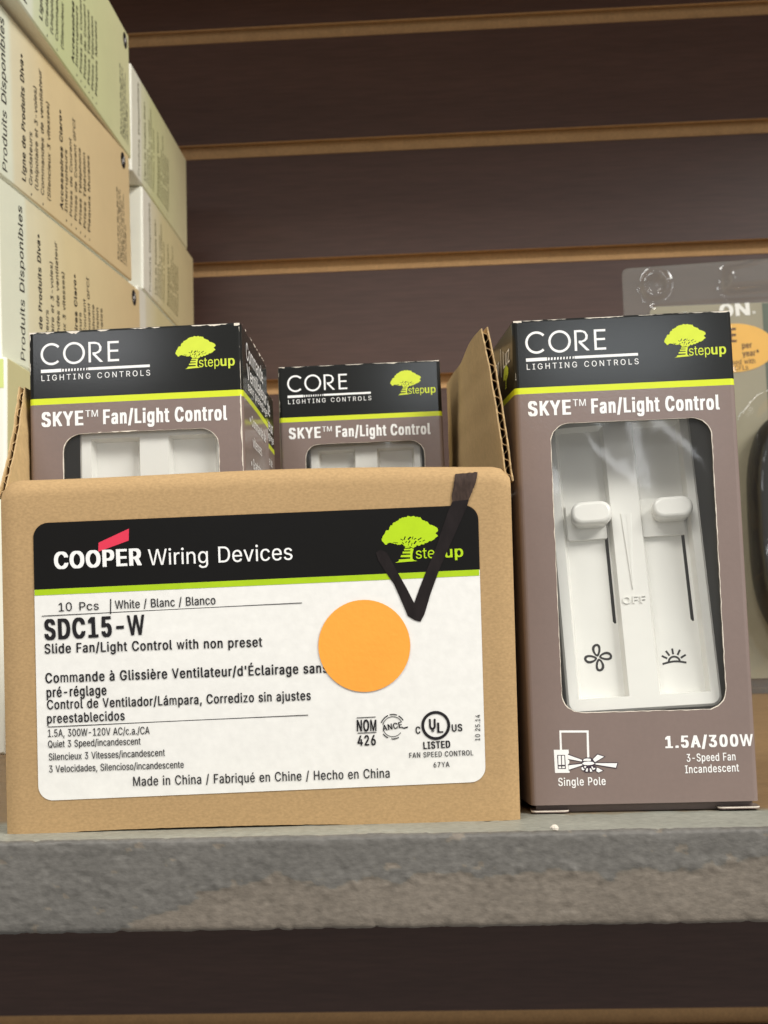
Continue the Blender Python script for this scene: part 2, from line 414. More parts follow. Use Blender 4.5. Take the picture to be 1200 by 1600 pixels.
# ------------------------------------------------------------------ lettering: outlines of the letters, 500 units to the em, capitals 254 high
LETTERS = """!98 48 -2 40 -1 32 5 28 12 26 20 28 28 32 36 40 42 48 43 58 42 66 36 69 30 70 28 72 20 70 12 66 5 64 3 58 -1/34 80 32 254 66 254 64 80
"160 39 159 35 254 68 254 64 159/96 159 93 254 125 254 122 159
#220 32 0 43 70 5 70 9 95 9 96 48 96 58 158 20 158 24 184 62 184 73 254 99 254 88 184 151 184 163 254 188 254 177 184 215 184 211 159 211 158 172 158 162 96 200 96 196 70 158 70 147 0 121 0 132 70 69 70 57 0/73 96 137 96 147 158 83 158 73 97
$223 101 -37 101 -3 78 0 64 5 46 15 36 25 25 42 19 68 19 68 52 68 57 51 69 38 83 29 101 25 101 117 82 123 56 135 39 149 38 150 28 170 26 187 29 207 34 218 45 233 57 242 76 252 90 256 101 257 101 292 122 292 122 257 146 254 158 249 174 238 189 224 194 214 195 212 200 189 200 189 169 189 163 206 155 216 146 222 127 228 122 228 122 143 152 133 179 119 192 105 199 95 204 68 201 50 197 37 182 19 179 16 162 5 147 0 122 -3 122 -37/122 25 143 30 158 40 169 53 173 65 172 77 168 87 161 94 140 106 122 111 122 111/101 150 101 229 80 222 65 210 64 209 58 192 61 173 69 164 81 156
%338 250 -5 231 -2 212 12 204 25 200 49 202 74 211 94 227 107 252 112 270 109 288 97 297 82 300 61 300 57 299 34 290 14 274 0 254 -4/66 0 240 253 241 254 270 254 96 1 95 0/251 17 258 18 267 24 272 33 274 47 274 68 269 81 262 88 252 90 240 88 234 84 229 75 226 60 227 40 232 26 239 20/87 141 68 145 50 158 41 172 37 193 37 195 39 220 48 240 64 253 89 258 107 255 125 243 134 228 138 207 138 204 136 180 127 160 111 146 91 142/87 164 99 166 104 170 109 179 112 193 111 214 106 227 99 234 89 236 80 235 71 230 66 221 64 207 64 186 69 173 76 166
&224 97 -3 71 0 66 2 55 6 40 16 31 26 21 42 17 67 22 91 34 109 55 128 68 138 61 146 44 172 38 190 38 205 41 220 48 233 59 245 72 252 101 257 128 252 148 237 160 217 161 191 154 174 139 156 110 134 110 133 163 68 172 87 174 112 204 112 201 83 194 62 183 43 219 0 182 0 164 22 153 12 136 3 117 -2/87 24 106 24 124 29 126 30 146 43 86 116 73 106 55 87 50 77 48 65 50 54 57 41 72 29/91 156 112 171 127 187 131 202 131 203 127 217 117 227 102 230 85 227 84 227 73 215 68 199 72 184 73 182 75 179 90 157
'103 39 159 35 254 68 254 64 159
(137 88 -48 74 -22 64 1 52 40 46 81 45 106 46 133 52 172 62 210 76 247 86 267 88 270 118 270 102 233 87 185 78 139 76 102 79 65 86 33 97 -1 118 -48
)137 19 -48 40 0 51 34 58 66 61 102 59 139 50 185 35 233 19 270 48 270 67 230 84 172 91 123 91 77 87 52 77 13 67 -11 48 -48 48 -48
*227 101 111 103 165 57 136 45 158 93 183 45 208 57 229 103 200 101 254 125 254 123 200 169 229 181 208 133 183 181 158 169 136 123 165 125 111
+227 99 17 99 86 31 86 31 113 99 113 99 182 128 182 128 113 195 113 195 86 128 86 128 17
,94 19 -60 34 36 68 36 42 -60
-227 57 94 57 122 168 122 168 94
.94 47 -2 39 -1 30 5 26 12 25 21 26 29 32 38 39 42 49 43 56 42 64 36 69 29 71 20 69 12 63 4 56 -1
/125 7 -38 89 265 89 266 117 266 36 -37 36 -38
0227 111 -3 95 -2 79 3 66 12 47 31 34 57 29 77 24 128 29 177 35 197 48 223 66 242 79 251 95 256 114 258 131 256 147 251 160 242 179 223 192 197 198 177 203 126 198 77 192 57 179 31 161 12 147 3 131 -2/113 25 136 30 146 38 157 52 165 71 169 88 172 125 169 166 165 181 157 203 146 217 144 218 136 224 113 230 91 224 83 218 70 203 62 181 58 166 55 128 58 88 62 71 70 52 81 38 91 30
1227 38 0 38 27 106 27 106 224 43 179 43 213 99 254 138 254 138 27 195 27 195 0
2227 32 0 32 24 141 141 155 163 160 182 159 198 154 209 143 220 129 227 102 229 83 222 74 213 68 203 64 181 33 181 34 196 40 215 56 238 72 248 83 253 98 257 120 258 147 251 168 238 184 217 190 193 187 163 179 145 164 124 76 28 195 28 195 0
3227 108 -3 73 2 49 15 35 29 28 40 22 66 55 66 57 54 66 42 79 31 95 26 115 25 129 27 145 35 155 43 163 58 165 73 162 90 153 105 142 114 127 121 109 124 78 124 78 150 144 226 35 226 35 254 186 254 186 230 110 144 136 143 142 142 161 135 178 121 185 111 194 93 196 73 194 51 181 28 161 10 133 -1
4227 141 0 141 53 20 53 20 80 123 254 155 254 54 81 141 81 141 159 171 159 171 81 207 81 207 53 171 53 171 0
5227 110 -3 82 1 70 6 55 16 41 30 35 41 30 65 61 65 67 48 83 32 102 26 125 27 142 35 157 52 163 71 162 97 157 111 149 121 137 131 124 137 111 138 92 137 76 131 64 123 34 126 48 254 183 254 183 226 75 226 67 151 85 161 106 166 126 166 147 160 165 150 179 134 189 116 194 99 195 81 193 58 188 44 176 27 160 11 148 4 134 -1
6227 112 -3 91 -1 77 4 65 11 50 25 39 44 34 58 32 80 34 100 43 127 56 151 126 253 126 254 161 254 86 148 107 156 132 156 158 147 178 131 188 114 193 94 193 63 184 36 166 15 142 1 114 -3/112 24 131 27 150 41 161 59 164 78 161 98 149 118 131 130 114 133 95 130 76 117 65 99 62 80 65 59 76 41 95 27
7227 48 0 162 226 31 226 31 254 195 254 195 224 82 0 82 0
8227 112 -3 82 1 68 6 51 16 37 31 31 42 26 69 29 88 40 110 58 126 76 132 75 132 56 144 40 165 35 189 40 214 49 230 67 246 92 256 114 258 134 256 159 246 177 230 186 214 191 190 186 165 170 144 151 132 150 132 168 126 186 110 197 88 200 67 195 42 189 31 175 16 158 6 145 1 114 -3/112 25 134 27 153 37 165 53 168 68 165 87 153 104 133 115 114 118 93 115 73 104 61 87 58 70 61 53 73 37 92 27/112 145 130 147 145 156 157 172 160 187 157 203 147 218 130 228 114 230 96 228 79 218 69 203 66 188 69 172 79 157 96 147
9227 65 0 140 108 138 106 119 98 94 98 69 107 48 125 39 140 33 161 33 191 42 218 58 237 61 240 85 253 112 258 135 255 149 250 161 243 176 228 187 211 192 195 194 172 192 155 183 128 170 103 100 1 100 0/112 122 131 125 150 138 161 156 164 174 161 195 150 215 131 227 114 230 95 227 77 215 66 195 63 177 66 156 77 137 95 125
:94 47 -2 39 -1 30 5 26 12 25 21 26 29 32 38 39 42 49 43 56 42 64 36 69 29 71 20 69 12 63 4 56 -1/48 135 39 137 32 142 30 143 26 149 25 159 26 167 32 174 39 179 48 181 56 179 64 173 69 167 71 158 69 149 63 142 56 137
;94 19 -60 34 36 68 36 42 -60/52 135 43 137 35 143 31 149 29 158 31 167 37 174 43 179 52 181 61 179 68 173 73 167 75 158 73 149 67 141 61 137
<227 194 8 33 89 33 89 33 110 194 192 194 158 194 158 72 100 72 97 74 96 194 40 194 40
=227 36 48 36 77 191 77 191 48/36 122 36 151 191 151 191 122
>227 32 8 32 40 32 40 154 99 154 102 153 103 32 158 32 158 32 192 193 110 193 89 193 89
?179 81 -2 73 -1 66 5 61 12 59 20 61 28 66 36 73 42 81 43 91 42 98 36 102 30 103 28 105 20 103 12 98 5 97 3 91 -1/66 76 68 105 76 126 88 138 114 156 127 174 131 192 128 206 123 215 113 224 100 230 88 231 72 228 58 218 49 206 46 189 14 189 15 203 24 226 33 237 46 247 75 257 110 256 133 246 141 240 153 226 161 203 162 183 160 173 156 161 146 147 113 121 104 111 98 96 97 76
@338 176 -68 142 -65 111 -57 84 -44 62 -27 43 -4 32 22 25 44 20 76 21 114 27 145 39 173 54 196 76 216 101 231 131 241 162 246 197 245 217 241 245 231 267 216 288 196 301 175 311 151 317 117 316 76 311 48 300 25 285 11 265 6 238 8 220 18 210 34 202 22 186 10 164 6 142 9 125 18 112 31 102 48 96 69 94 100 98 120 107 138 118 152 120 154 140 167 158 171 175 171 189 167 199 161 208 153 210 153 210 167 237 167 237 49 244 35 259 30 270 32 276 35 282 44 287 58 290 82 290 115 283 150 270 176 251 197 225 212 192 220 154 220 129 215 100 201 76 179 64 160 55 135 51 118 49 87 51 59 55 42 64 18 77 -2 89 -14 108 -27 131 -37 148 -40 178 -43 197 -42 244 -29 245 -29 245 -30 252 -53 215 -64 179 -68/165 32 184 35 200 47 208 64 211 91 209 116 199 134 187 142 166 146 149 143 133 130 125 115 121 93 124 67 134 47 146 36
A240 8 0 101 254 101 254 138 254 231 0 198 0 198 0 172 71 67 71 43 0 43 0/77 99 162 99 141 159 119 228 112 205
B228 30 0 30 254 130 254 145 252 164 245 179 236 190 221 197 205 199 182 195 164 187 150 175 141 157 133 157 131 174 127 185 120 196 109 204 97 208 81 209 62 205 45 200 33 188 19 178 12 151 2 125 0/62 29 133 29 148 31 160 36 172 48 177 63 177 77 171 92 157 107 140 114 62 115/62 143 124 143 148 150 159 160 166 174 168 192 163 206 152 218 135 225 62 226
C255 131 -3 113 -2 93 4 76 12 52 33 35 58 27 79 22 101 20 128 22 153 28 178 35 197 52 222 75 242 93 251 113 256 135 258 170 252 186 245 201 236 214 223 224 209 232 193 236 174 204 174 197 194 182 212 164 222 142 228 139 228 119 227 98 220 81 208 66 189 57 165 53 150 52 116 54 98 54 95 66 65 74 54 92 38 93 37 106 32 126 27 143 27 157 30 160 31 175 38 186 47 188 49 199 64 204 80 236 80 236 80 232 62 224 45 215 32 201 19 187 9 169 2 153 -2 136 -3
D251 30 0 30 254 126 254 146 251 152 250 167 244 185 234 206 213 207 211 221 186 227 163 231 127 227 91 221 69 207 43 184 21 166 11 145 4 110 0/62 29 127 30 151 36 153 38 170 48 186 67 197 99 199 139 195 164 186 187 178 199 166 210 153 218 137 223 121 226 62 226
E209 30 0 30 254 186 254 186 226 62 226 62 143 178 143 178 114 62 114 62 29 188 29 188 0
F205 30 0 30 254 185 254 185 226 62 226 62 139 173 139 173 111 62 111 62 0
G260 131 -3 113 -2 93 4 75 13 52 33 35 58 27 79 22 102 20 128 22 153 28 178 35 197 52 222 66 236 92 251 112 256 133 258 152 256 169 252 187 245 201 236 214 222 225 208 232 192 237 174 204 174 196 193 185 207 183 209 168 220 154 225 138 228 121 227 118 227 98 220 86 212 74 201 62 182 57 166 52 139 53 107 57 89 64 71 74 54 92 38 119 28 141 27 167 33 185 46 188 48 198 62 205 79 207 100 141 100 141 128 239 128 239 89 236 71 230 53 216 32 196 14 180 5 163 0 135 -3
H258 30 0 30 254 62 254 62 144 196 144 196 254 228 254 228 0 196 0 196 116 62 116 62 0
I150 16 0 16 29 59 29 59 226 16 226 16 254 135 254 135 226 91 226 91 29 135 29 135 0
J198 92 -3 71 -1 53 5 31 23 19 50 17 86 49 86 49 65 54 47 62 36 75 28 86 25 105 26 115 30 124 38 133 52 136 65 136 254 168 254 168 72 166 50 159 31 140 10 113 -1 94 -3
K233 30 0 30 254 62 254 62 120 90 155 182 254 224 254 121 145 224 0 186 0 99 122 62 84 62 0
L196 30 0 30 254 62 254 62 29 181 29 181 0
M314 30 0 30 254 76 254 76 254 140 90 157 35 172 81 238 254 238 254 284 254 284 0 252 0 253 219 235 163 171 0 143 0 143 0 83 150 60 218 60 178 61 0
N262 30 0 30 254 68 254 68 253 180 79 201 38 202 44 200 79 199 254 232 254 232 0 193 0 192 1 85 172 60 215 62 155 62 0
O267 130 -3 112 -2 93 4 76 12 52 33 35 58 27 79 22 101 20 128 22 153 28 178 35 197 52 222 75 242 93 251 112 256 134 258 155 256 174 251 192 242 216 222 232 197 240 175 245 153 247 125 245 101 240 77 232 58 216 33 200 18 174 4 155 -2/132 26 155 29 168 34 192 53 204 72 210 88 215 126 210 166 204 182 192 201 168 220 155 225 134 228 112 225 98 220 75 202 63 182 57 166 52 128 57 88 63 72 74 53 99 34 112 29
P222 30 0 30 254 128 254 152 250 166 244 184 230 198 209 204 184 204 179 202 152 191 127 177 112 159 100 156 99 136 94 62 93 62 0/62 121 124 121 139 124 152 130 164 143 172 164 171 188 164 205 152 217 134 224 62 226
Q267 200 -24 178 6 174 4 155 -2 136 -3 115 -2 112 -2 93 4 75 12 52 33 35 58 27 77 22 101 20 128 22 153 28 178 35 197 52 222 75 242 93 251 112 256 132 258 155 256 174 251 192 242 214 224 216 222 232 197 240 175 245 153 247 128 245 101 240 79 232 58 216 33 202 19 234 -24/132 26 154 29 159 30 159 31 123 80 156 80 182 45 192 53 204 72 210 88 215 126 210 166 204 182 192 201 168 220 155 225 134 228 112 225 98 220 75 202 63 182 57 166 52 128 57 88 63 72 74 53 99 34 112 29
R224 30 0 30 254 128 254 153 250 167 244 184 231 198 211 204 191 204 161 195 136 184 121 182 120 166 109 157 106 156 105 214 0 177 0 177 0 123 100 120 99 62 99 62 0/62 128 124 128 145 132 160 142 162 144 169 154 172 167 172 186 169 199 160 211 148 220 123 226 62 226
S223 111 -4 78 0 64 5 46 15 36 25 25 42 19 68 52 68 57 51 69 38 83 29 102 25 123 25 143 30 158 40 169 53 173 65 172 77 168 87 161 94 140 106 82 123 56 135 38 150 28 170 26 187 29 206 34 218 45 233 57 242 76 252 90 256 115 258 145 254 158 249 174 238 189 224 194 214 195 212 200 189 169 189 163 206 155 216 146 222 127 228 102 229 80 222 64 209 58 192 61 173 69 164 81 156 152 133 179 119 192 105 199 95 204 68 201 50 197 37 179 16 162 5 147 0
T224 96 0 96 226 16 226 16 254 208 254 208 226 128 226 128 0
U259 128 -4 101 -1 85 4 70 12 52 27 36 54 30 86 30 254 62 254 62 89 68 61 80 45 94 34 110 28 130 26 149 28 165 34 180 45 191 61 196 88 196 254 229 254 229 86 223 54 207 27 189 12 174 4 157 -1 130 -4
V240 102 0 8 254 42 254 42 254 98 97 120 26 133 66 197 254 197 254 231 254 139 0 139 0
W343 78 0 8 254 41 254 41 253 85 85 97 28 105 67 153 254 190 254 190 253 234 87 246 32 252 60 302 253 302 254 335 254 265 0 228 0 228 1 181 172 172 219 165 184 115 1 115 0
X237 9 0 100 130 96 137 15 254 52 254 100 183 119 151 129 170 187 254 223 254 138 131 138 131 228 0 191 0 190 1 134 83 119 110 111 96 46 1 46 0
Y236 102 0 102 104 8 254 46 254 46 253 104 159 116 134 118 130 121 138 191 254 191 254 228 254 134 104 134 0
Z219 21 0 21 23 151 213 162 227 20 226 20 254 198 254 198 231 69 42 57 27 200 29 200 0
[137 51 -48 51 270 118 270 118 244 80 244 80 -22 118 -22 118 -48
\\125 89 -38 7 266 36 266 38 261 104 14 117 -38 117 -38
]137 18 -48 18 -22 57 -22 57 244 18 244 18 270 86 270 86 -48
^163 13 139 65 246 65 246 99 246 150 139 120 139 120 139 82 219 81 219 80 217 44 139 44 139
_159 0 -28 0 0 159 0 159 -28
`110 57 214 24 265 58 265 58 265 82 214
a195 78 -4 63 -3 47 2 27 18 19 32 16 42 15 59 18 73 29 90 50 102 133 117 138 125 135 146 128 155 120 161 99 165 82 164 69 158 56 147 50 137 20 146 34 168 57 184 87 192 115 190 131 186 146 178 159 164 165 150 168 127 168 0 138 0 138 26 136 26 127 13 115 4 100 -2 81 -4/84 23 110 27 121 34 130 43 137 61 138 95 122 89 70 80 58 75 50 67 46 52 51 36 65 26
b212 113 -4 99 -3 83 4 70 14 59 29 56 29 56 0 26 0 26 254 57 254 57 160 59 160 60 161 73 178 90 188 109 192 130 191 150 184 167 172 169 170 181 153 188 139 194 113 195 84 191 58 181 35 169 18 167 16 150 4 137 -1 116 -4/109 23 128 27 132 28 140 33 150 44 160 64 164 94 160 125 150 145 140 156 132 161 111 165 89 161 82 156 70 145 61 126 56 96 61 63 70 43 81 32 89 27
c198 103 -4 72 1 58 8 40 24 28 43 22 58 17 95 22 129 22 132 28 146 40 164 58 180 72 187 105 192 130 189 153 178 170 161 181 138 151 131 147 143 136 154 126 161 113 164 92 164 73 155 56 134 49 106 50 75 59 49 68 37 77 30 86 26 105 23 121 26 135 33 146 44 152 59 181 51 171 28 153 11 130 0
d212 97 -4 75 -1 62 4 45 16 43 18 31 35 22 58 17 84 18 113 24 139 31 153 46 172 62 184 83 191 104 192 123 188 138 178 152 161 153 160 155 160 155 254 186 254 186 0 156 0 156 29 153 29 142 14 130 4 114 -3/102 23 123 27 132 32 142 43 152 63 156 94 152 126 142 145 132 156 124 161 103 165 81 161 72 156 62 145 52 125 48 96 52 64 62 44 73 33 81 28
e202 105 -4 73 1 58 8 40 24 28 42 22 56 22 59 17 92 22 129 28 145 40 165 58 180 71 187 102 192 123 190 138 185 151 177 164 165 173 152 181 135 186 98 186 85 48 85 48 82 53 58 66 38 68 36 85 26 109 23 127 26 138 32 147 41 153 53 182 45 174 27 156 10 130 -1/50 110 154 110 154 111 152 124 144 143 134 154 131 157 118 163 102 165 87 163 73 157 62 146 54 135 54 134 50 121
f127 40 0 40 164 3 164 3 190 40 190 40 217 42 231 50 246 68 259 89 265 117 262 121 260 121 260 114 234 99 237 85 235 77 230 72 221 72 190 114 190 114 164 72 164 71 0
g213 102 -75 78 -73 57 -66 39 -53 25 -35 51 -20 65 -37 85 -47 111 -48 136 -41 149 -29 154 -17 156 34 153 34 136 14 114 4 83 4 63 10 50 17 31 38 22 61 17 97 22 131 26 143 27 147 40 165 56 180 70 187 90 192 119 190 137 180 153 160 154 159 157 159 157 190 186 190 186 -5 183 -27 175 -45 157 -62 132 -72 104 -75/101 30 123 33 132 38 142 47 153 71 156 95 152 127 142 146 132 156 123 161 103 165 81 161 74 156 62 145 52 126 48 97 52 66 62 48 73 38 81 33
h205 26 0 26 254 57 254 57 157 66 171 76 181 94 189 107 192 126 191 143 187 156 178 170 160 178 135 179 0 148 0 148 125 145 137 136 152 123 161 111 164 96 164 80 159 70 150 63 141 58 129 57 115 57 0
i83 26 0 26 190 57 190 57 0/42 221 34 223 28 226 26 228 22 234 21 243 22 249 27 256 34 260 42 262 50 260 58 255 62 249 63 241 62 234 57 227 50 223
j83 -5 -71 -5 -43 9 -43 18 -38 24 -30 26 -20 26 190 57 190 56 -26 49 -49 36 -62 19 -70/42 221 34 223 27 227 22 234 20 242 22 249 27 256 34 260 42 262 50 260 57 256 61 249 63 242 61 234 57 227 50 223
k190 26 0 26 254 57 254 57 106 60 106 142 190 180 190 100 108 186 0 147 0 77 89 57 70 57 0
l95 69 -1 50 2 41 7 34 14 27 29 26 254 57 254 57 42 59 33 63 28 70 26 85 27 90 2 90 1 89 1
m305 26 0 26 190 56 190 56 154 61 166 73 180 86 188 106 193 129 190 143 180 157 160 159 154 161 160 173 176 186 185 204 192 224 193 239 190 257 180 267 169 275 154 278 136 278 0 248 0 247 139 243 149 236 156 224 163 210 165 197 164 184 158 174 148 169 135 168 0 137 0 136 140 132 148 122 158 115 163 101 165 85 163 73 156 63 145 58 133 57 0
n205 26 0 26 190 56 190 56 155 58 159 66 171 68 174 76 181 94 189 107 192 109 192 126 191 143 187 155 178 170 160 178 135 179 0 148 0 148 125 145 137 136 152 123 161 111 164 96 164 80 159 70 150 63 141 58 129 57 115 57 0
o208 103 -4 72 1 58 8 40 24 28 43 22 58 17 95 22 129 22 132 28 146 40 164 58 180 72 187 105 192 136 187 149 180 168 164 180 146 186 130 191 93 186 57 180 43 168 24 149 8 136 1 106 -4/104 23 126 28 143 40 155 64 160 93 155 124 143 148 126 161 105 165 81 161 65 148 52 124 48 95 52 64 65 40 81 28
p212 26 -71 26 190 56 190 56 160 59 160 76 180 94 190 122 192 150 184 167 172 177 160 191 130 194 114 195 84 193 66 185 42 174 24 157 8 144 1 122 -4 104 -3 86 2 75 10 60 28 59 29 57 29 57 -71/109 23 128 27 132 28 140 33 150 44 160 64 164 94 160 125 150 145 140 156 132 161 111 165 89 161 82 156 70 145 61 126 56 96 61 63 70 43 81 32 89 27
q212 155 -71 155 29 153 29 152 28 138 10 126 2 109 -3 89 -4 75 -1 56 8 40 24 27 42 22 58 17 84 18 113 22 130 35 160 46 172 62 184 90 192 118 190 136 180 152 162 153 160 156 160 156 190 186 190 186 -71/102 23 123 27 132 32 142 43 152 63 156 94 152 126 142 145 132 156 124 161 103 165 81 161 72 156 62 145 52 125 48 96 52 64 62 44 73 33 81 28
r130 26 0 26 190 56 190 56 160 58 160 65 173 81 186 96 191 122 192 122 161 99 163 83 159 71 152 61 138 57 118 57 0
s182 90 -4 61 0 42 9 25 27 18 47 47 53 50 44 58 33 70 26 84 23 113 26 122 31 131 40 134 48 133 58 124 70 109 76 67 87 52 93 37 104 35 105 29 113 25 125 23 137 26 152 30 161 40 174 52 183 69 189 101 192 122 188 140 179 152 166 162 145 134 139 127 152 114 163 100 166 83 165 69 161 59 153 55 142 56 129 63 122 72 116 122 102 144 92 154 85 160 76 164 66 166 53 160 32 156 24 145 12 118 -1 92 -4
t114 83 -2 62 1 47 10 36 26 32 45 32 164 3 164 3 190 32 190 32 236 63 236 63 190 102 190 102 164 63 164 64 41 68 31 75 26 87 25 101 27 107 1 104 0 85 -2
u205 90 -3 68 1 53 8 38 24 30 41 26 68 26 190 57 190 58 58 62 47 74 34 82 28 101 25 117 28 128 33 138 42 144 52 148 75 148 190 179 190 179 0 149 0 149 36 143 23 136 15 132 12 117 2 92 -3
v195 81 0 9 190 42 190 42 190 86 68 98 29 111 75 152 190 152 190 186 190 113 0 113 0
w284 69 0 11 190 44 190 44 189 73 83 85 34 89 54 126 189 126 190 158 190 187 83 198 32 201 46 240 189 240 190 272 190 215 0 184 0 184 1 142 156 141 156 99 1 99 0
x189 10 0 78 97 14 190 50 190 96 116 111 144 141 190 176 190 112 96 179 0 143 0 95 77 80 51 46 0
y195 45 -73 24 -69 31 -44 31 -43 32 -43 49 -45 63 -39 72 -26 81 -1 9 190 42 190 42 190 86 68 98 29 111 74 153 190 153 190 186 190 102 -29 93 -47 80 -62 65 -69 47 -73
z190 21 0 21 23 127 160 127 161 24 161 24 190 166 190 166 165 63 28 169 28 169 0
{137 116 -48 96 -46 83 -43 72 -37 62 -26 57 -14 53 3 50 75 41 90 32 93 22 95 15 95 15 126 27 127 41 132 50 146 53 219 57 236 62 248 72 259 83 264 96 268 118 270 118 244 95 240 88 234 82 221 80 147 74 128 66 120 52 114 45 113 45 109 52 108 66 101 74 92 80 74 82 1 88 -12 95 -18 118 -23 118 -48
|115 44 -82 44 336 71 336 71 -82
}137 18 -48 18 -23 41 -18 48 -11 53 -4 56 11 56 74 63 93 71 101 84 108 91 109 91 113 84 114 71 120 63 128 56 147 54 221 48 234 41 240 18 244 18 270 19 270 40 268 53 264 64 259 74 248 80 237 83 220 86 146 96 132 109 127 122 126 122 96 109 95 96 89 86 75 83 2 80 -15 74 -26 64 -37 53 -43 39 -46
~227 150 68 131 72 89 102 77 105 65 102 58 96 54 75 26 75 28 94 33 109 43 122 46 124 57 130 60 131 76 133 95 129 110 121 137 99 149 96 159 98 166 104 171 113 172 126 200 126 199 106 193 93 183 80 182 79 167 71 152 68
é202 105 -4 73 1 58 8 40 24 28 42 22 56 22 59 17 92 22 129 28 145 40 165 58 180 71 187 102 192 123 190 138 185 151 177 164 165 173 152 181 135 186 98 186 85 48 85 48 82 53 58 66 38 68 36 85 26 109 23 127 26 138 32 147 41 153 53 182 45 174 27 156 10 130 -1/50 110 154 110 154 111 152 124 144 143 134 154 131 157 118 163 102 165 87 163 73 157 62 146 54 135 54 134 50 121/88 214 112 265 146 265 114 214
É209 30 0 30 254 186 254 186 226 62 226 62 143 178 143 178 114 62 114 62 29 188 29 188 0/95 279 119 329 153 329 121 279
è202 105 -4 73 1 58 8 40 24 28 42 22 56 22 59 17 92 22 129 28 145 40 165 58 180 71 187 102 192 123 190 138 185 151 177 164 165 173 152 181 135 186 98 186 85 48 85 48 82 53 58 66 38 68 36 85 26 109 23 127 26 138 32 147 41 153 53 182 45 174 27 156 10 130 -1/50 110 154 110 154 111 152 124 144 143 134 154 131 157 118 163 102 165 87 163 73 157 62 146 54 135 54 134 50 121/90 214 57 265 91 265 91 265 115 214
à195 78 -4 63 -3 47 2 27 18 19 32 16 42 15 59 18 73 29 90 50 102 133 117 138 125 135 146 128 155 120 161 99 165 82 164 69 158 56 147 50 137 20 146 34 168 57 184 87 192 115 190 131 186 146 178 159 164 165 150 168 127 168 0 138 0 138 26 136 26 127 13 115 4 100 -2 81 -4/84 23 110 27 121 34 130 43 137 61 138 95 122 89 70 80 58 75 50 67 46 52 51 36 65 26/83 214 50 265 84 265 84 265 108 214
á195 78 -4 63 -3 47 2 27 18 19 32 16 42 15 59 18 73 29 90 50 102 133 117 138 125 135 146 128 155 120 161 99 165 82 164 69 158 56 147 50 137 20 146 34 168 57 184 87 192 115 190 131 186 146 178 159 164 165 150 168 127 168 0 138 0 138 26 136 26 127 13 115 4 100 -2 81 -4/84 23 110 27 121 34 130 43 137 61 138 95 122 89 70 80 58 75 50 67 46 52 51 36 65 26/81 214 105 265 139 265 106 214
™212 41 163 41 240 13 240 13 254 85 254 85 240 58 240 58 163/101 163 101 254 121 254 121 254 149 188 177 254 177 254 197 254 197 163 180 163 180 224 153 163 153 163 145 163 117 225 117 163
®231 115 59 96 61 77 67 60 76 44 90 33 103 24 120 18 139 16 159 18 178 24 197 33 214 48 230 60 241 77 250 96 256 117 258 136 256 154 250 171 241 187 228 198 214 207 197 213 178 215 157 213 139 207 120 198 103 185 87 171 76 154 67 136 61 117 59/115 83 143 88 154 93 168 104 170 106 181 121 187 132 191 157 187 185 181 196 170 211 154 224 142 229 117 234 89 229 78 224 64 213 62 211 51 196 45 185 40 159 45 132 51 121 62 106 78 93 90 88/81 113 81 204 128 204 144 199 151 191 155 182 155 169 151 158 143 150 141 149 141 149 159 113 137 113 120 145 101 144 101 113/101 159 122 160 129 164 133 170 133 180 130 185 129 186 121 189 101 189
•194 96 46 78 50 59 62 58 63 46 82 43 102 46 120 58 140 78 152 97 156 116 152 136 140 148 120 152 101 148 82 136 63 135 62 116 50"""
GLYPHS = {}
for row in LETTERS.split('\n'):
    head, body = row[1:].split(' ', 1)
    GLYPHS[row[0]] = (int(head), [[(int(a), int(b)) for a, b in zip(q.split()[::2], q.split()[1::2])] for q in body.split('/')])

def letters(text, u0, v0, u1, v1, cap, bold=0.0, track=0.0, slant=0.0):
    """Outlines of a line of writing whose baseline runs from (u0, v0) to (u1, v1), capitals cap high; bold and track in 1/500 em."""
    pen, glyphs = 0.0, []
    for ch in text:
        if ch == ' ':
            pen += 125 + track
            continue
        adv, cs = GLYPHS[ch]
        b = bold * (0.5 if ch in 'WwMm' else 0.75 if ch in 'NKkxzXvVyY' else 1.0)
        glyphs.append((pen + b, cs, b))
        pen += adv + track + b * 1.9
    first = min(p[0] for c in glyphs[0][1] for p in c) - glyphs[0][2] + glyphs[0][0]
    last = glyphs[-1][0] + max(p[0] for c in glyphs[-1][1] for p in c) + glyphs[-1][2]
    L = math.hypot(u1 - u0, v1 - v0)
    sx = L / (last - first)
    sy = cap / 254.0
    dx, dy = (u1 - u0) / L, (v1 - v0) / L
    out = []
    for p0, cs, b in glyphs:
        # a bolder weight is the same letter laid down again a little to each side
        k = 0.28 * b
        for ox, oy in ([(0, 0)] if b == 0 else [(-b, 0), (b, 0), (0, 0)] if b < 8 else [(-b, -k), (-b, k), (b, -k), (b, k), (0, 0)]):
            g = Glyph()
            out.append(g)
            for c in cs:
                q = []
                for x, y in c:
                    X, Y = (x + ox + p0 - first) * sx + y * sy * slant, (y + oy) * sy
                    q.append((u0 + X * dx - Y * dy, v0 + X * dy + Y * dx))
                g.append(q)
    return out

